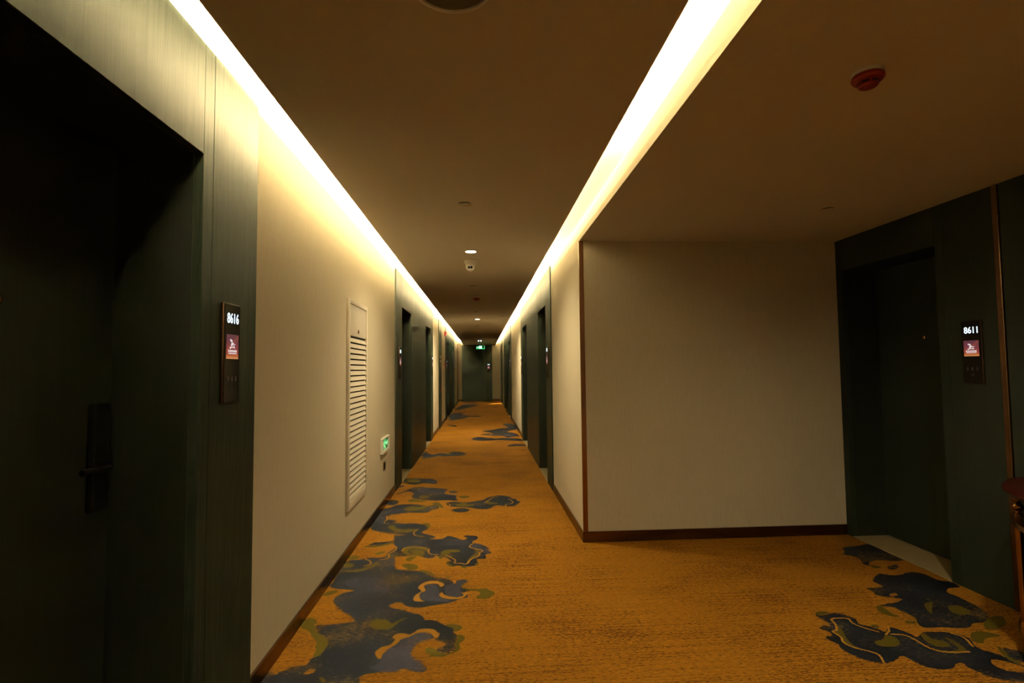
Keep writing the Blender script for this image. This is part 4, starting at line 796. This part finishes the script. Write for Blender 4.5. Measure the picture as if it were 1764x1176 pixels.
# emergency twin light
em = empty('emergency_light', (-0.066, 18.45, ZC)); tag(em, 'ceiling emergency light with two bright white lamps', 'light')
box(-0.10, 0.10, -0.03, 0.03, -0.03, 0.0).build('housing', 'black_metal', em, bevel=0.004)
for s in (-1, 1):
    hd = MB().lathe([(0.030, 0.0), (0.034, -0.03), (0.034, -0.05)], 20, 'y', (s * 0.042, 0.012, -0.055)).build('lamp_head', 'black_metal', em, smooth=0.7)
    MB().lathe([(0.023, -0.0505), (0.023, -0.052), (0.001, -0.055)], 20, 'y', (s * 0.042, 0.012, -0.055)).build('lens', 'lamp_white', hd, smooth=0.7)
# hanging exit sign at the far end
hs = empty('hanging_exit_sign', (-0.05, 21.5, 2.22)); tag(hs, 'green illuminated exit sign hanging near the end of the corridor', 'sign')
fc = box(-0.178, 0.178, -0.012, 0.012, 0, 0.142).build('sign_panel', 'green_backlight', hs, bevel=0.004)
for sx_ in (-0.12, 0.12): MB().lathe([(0.005, 0.14), (0.005, 0.2305)], 10, o=(sx_, 0, 0)).build('hanger', 'white_plastic', hs)
def G(nm, polys, m):
    b = MB()
    for pl in polys:
        n = len(pl); b.add([(u, -0.0122, v) for u, v in pl] + [(u, -0.0132, v) for u, v in pl], [tuple(range(n)), tuple(range(n, 2 * n))[::-1]] + [(i, n + i, n + (i + 1) % n, (i + 1) % n) for i in range(n)])
    b.build(nm, m, fc)
def rc(a, b_, c, d): return [(a, c), (b_, c), (b_, d), (a, d)]
G('sign_border', [rc(-0.172, 0.172, 0.004, 0.022), rc(0.154, 0.172, 0.022, 0.136), rc(-0.172, -0.160, 0.022, 0.10)], 'green_glow')
G('door_symbol', [rc(-0.060, 0.058, 0.026, 0.132)], 'sign_symbol_glow')
G('arrow', [[(-0.155, 0.078), (-0.110, 0.108), (-0.110, 0.088), (-0.066, 0.088), (-0.066, 0.068), (-0.110, 0.068), (-0.110, 0.048)]], 'sign_symbol_glow')
b = MB(); G('running_figure', [[(-0.02, 0.118), (0.0, 0.122), (0.012, 0.108), (0.03, 0.098), (0.012, 0.086), (0.02, 0.062), (0.034, 0.036), (0.018, 0.034), (0.002, 0.060), (-0.018, 0.040), (-0.040, 0.038), (-0.024, 0.054), (-0.008, 0.078), (-0.026, 0.092)]], 'green_glow')

# ------------------------------------------------------------------ half-round console at the edge of the alcove
ct = empty('console_table', (XA - PROUD - 0.002, 2.015, 0)); tag(ct, 'half-round console with dark red top, brass legs and ball finials', 'table')
def half(prof, nm, m, sm=0.6, parent=ct, n=48): return MB().lathe(prof, n, arc=PI, a0=PI / 2, ring='band' in nm).build(nm, m, parent, smooth=sm)
half([(0.60, 0.770), (0.625, 0.775), (0.632, 0.785), (0.632, 0.795), (0.622, 0.803), (0.59, 0.806), (0.001, 0.806)], 'table_top', 'dark_red_lacquer')
half([(0.001, 0.752), (0.575, 0.752), (0.575, 0.770), (0.001, 0.7702)], 'upper_deck', 'dark_red_lacquer')
half([(0.54, 0.625), (0.605, 0.625), (0.605, 0.650), (0.54, 0.650)], 'brass_band', 'brass')
half([(0.001, 0.10), (0.53, 0.10), (0.53, 0.648), (0.001, 0.648)], 'drum', 'black_lacquer')
half([(0.53, 0.115), (0.60, 0.115), (0.60, 0.13), (0.53, 0.13)], 'foot_band', 'brass')
for k, a in enumerate((97, 130, 180, 230, 263)):
    an = a * PI / 180
    if k in (0, 4): an = (103 if k == 0 else 257) * PI / 180
    cx, cy = 0.578 * math.cos(an), 0.578 * math.sin(an)
    MB().add([(cx + sx_ * q, cy + sy_ * q, z) for z, q in ((0.0, 0.009), (0.62, 0.0125)) for sx_, sy_ in ((-1, -1), (1, -1), (1, 1), (-1, 1))],
             [(0, 3, 2, 1), (4, 5, 6, 7), (0, 1, 5, 4), (1, 2, 6, 5), (2, 3, 7, 6), (3, 0, 4, 7)]).build('leg', 'brass', ct, bevel=0.003)
    MB().lathe([(0.018, 0.650), (0.018, 0.657), (0.010, 0.664), (0.010, 0.670), (0.020, 0.680), (0.024, 0.692), (0.020, 0.704), (0.012, 0.712), (0.018, 0.722), (0.020, 0.732), (0.016, 0.742), (0.010, 0.753)], 20, o=(cx, cy, 0)).build('finial', 'brass', ct, smooth=0.7)

# ------------------------------------------------------------------ added lamp in the farthest door recess, throwing the carpet's light patch
ld = bpy.data.lights.new('door_gap_light', 'AREA'); ld.shape = 'RECTANGLE'; ld.size = 0.45; ld.size_y = 0.02; ld.energy = 3.0; ld.color = (1.0, 0.72, 0.36); ld.spread = 0.45
lo = bpy.data.objects.new('door_gap_light', ld); col.objects.link(lo); lo.location = (XR + 0.02, R_LAST + PIL + OPW / 2 - 0.1, 0.20)
lo.rotation_euler = (Vector((-1, 0, -1.1))).to_track_quat('-Z', 'X').to_euler()
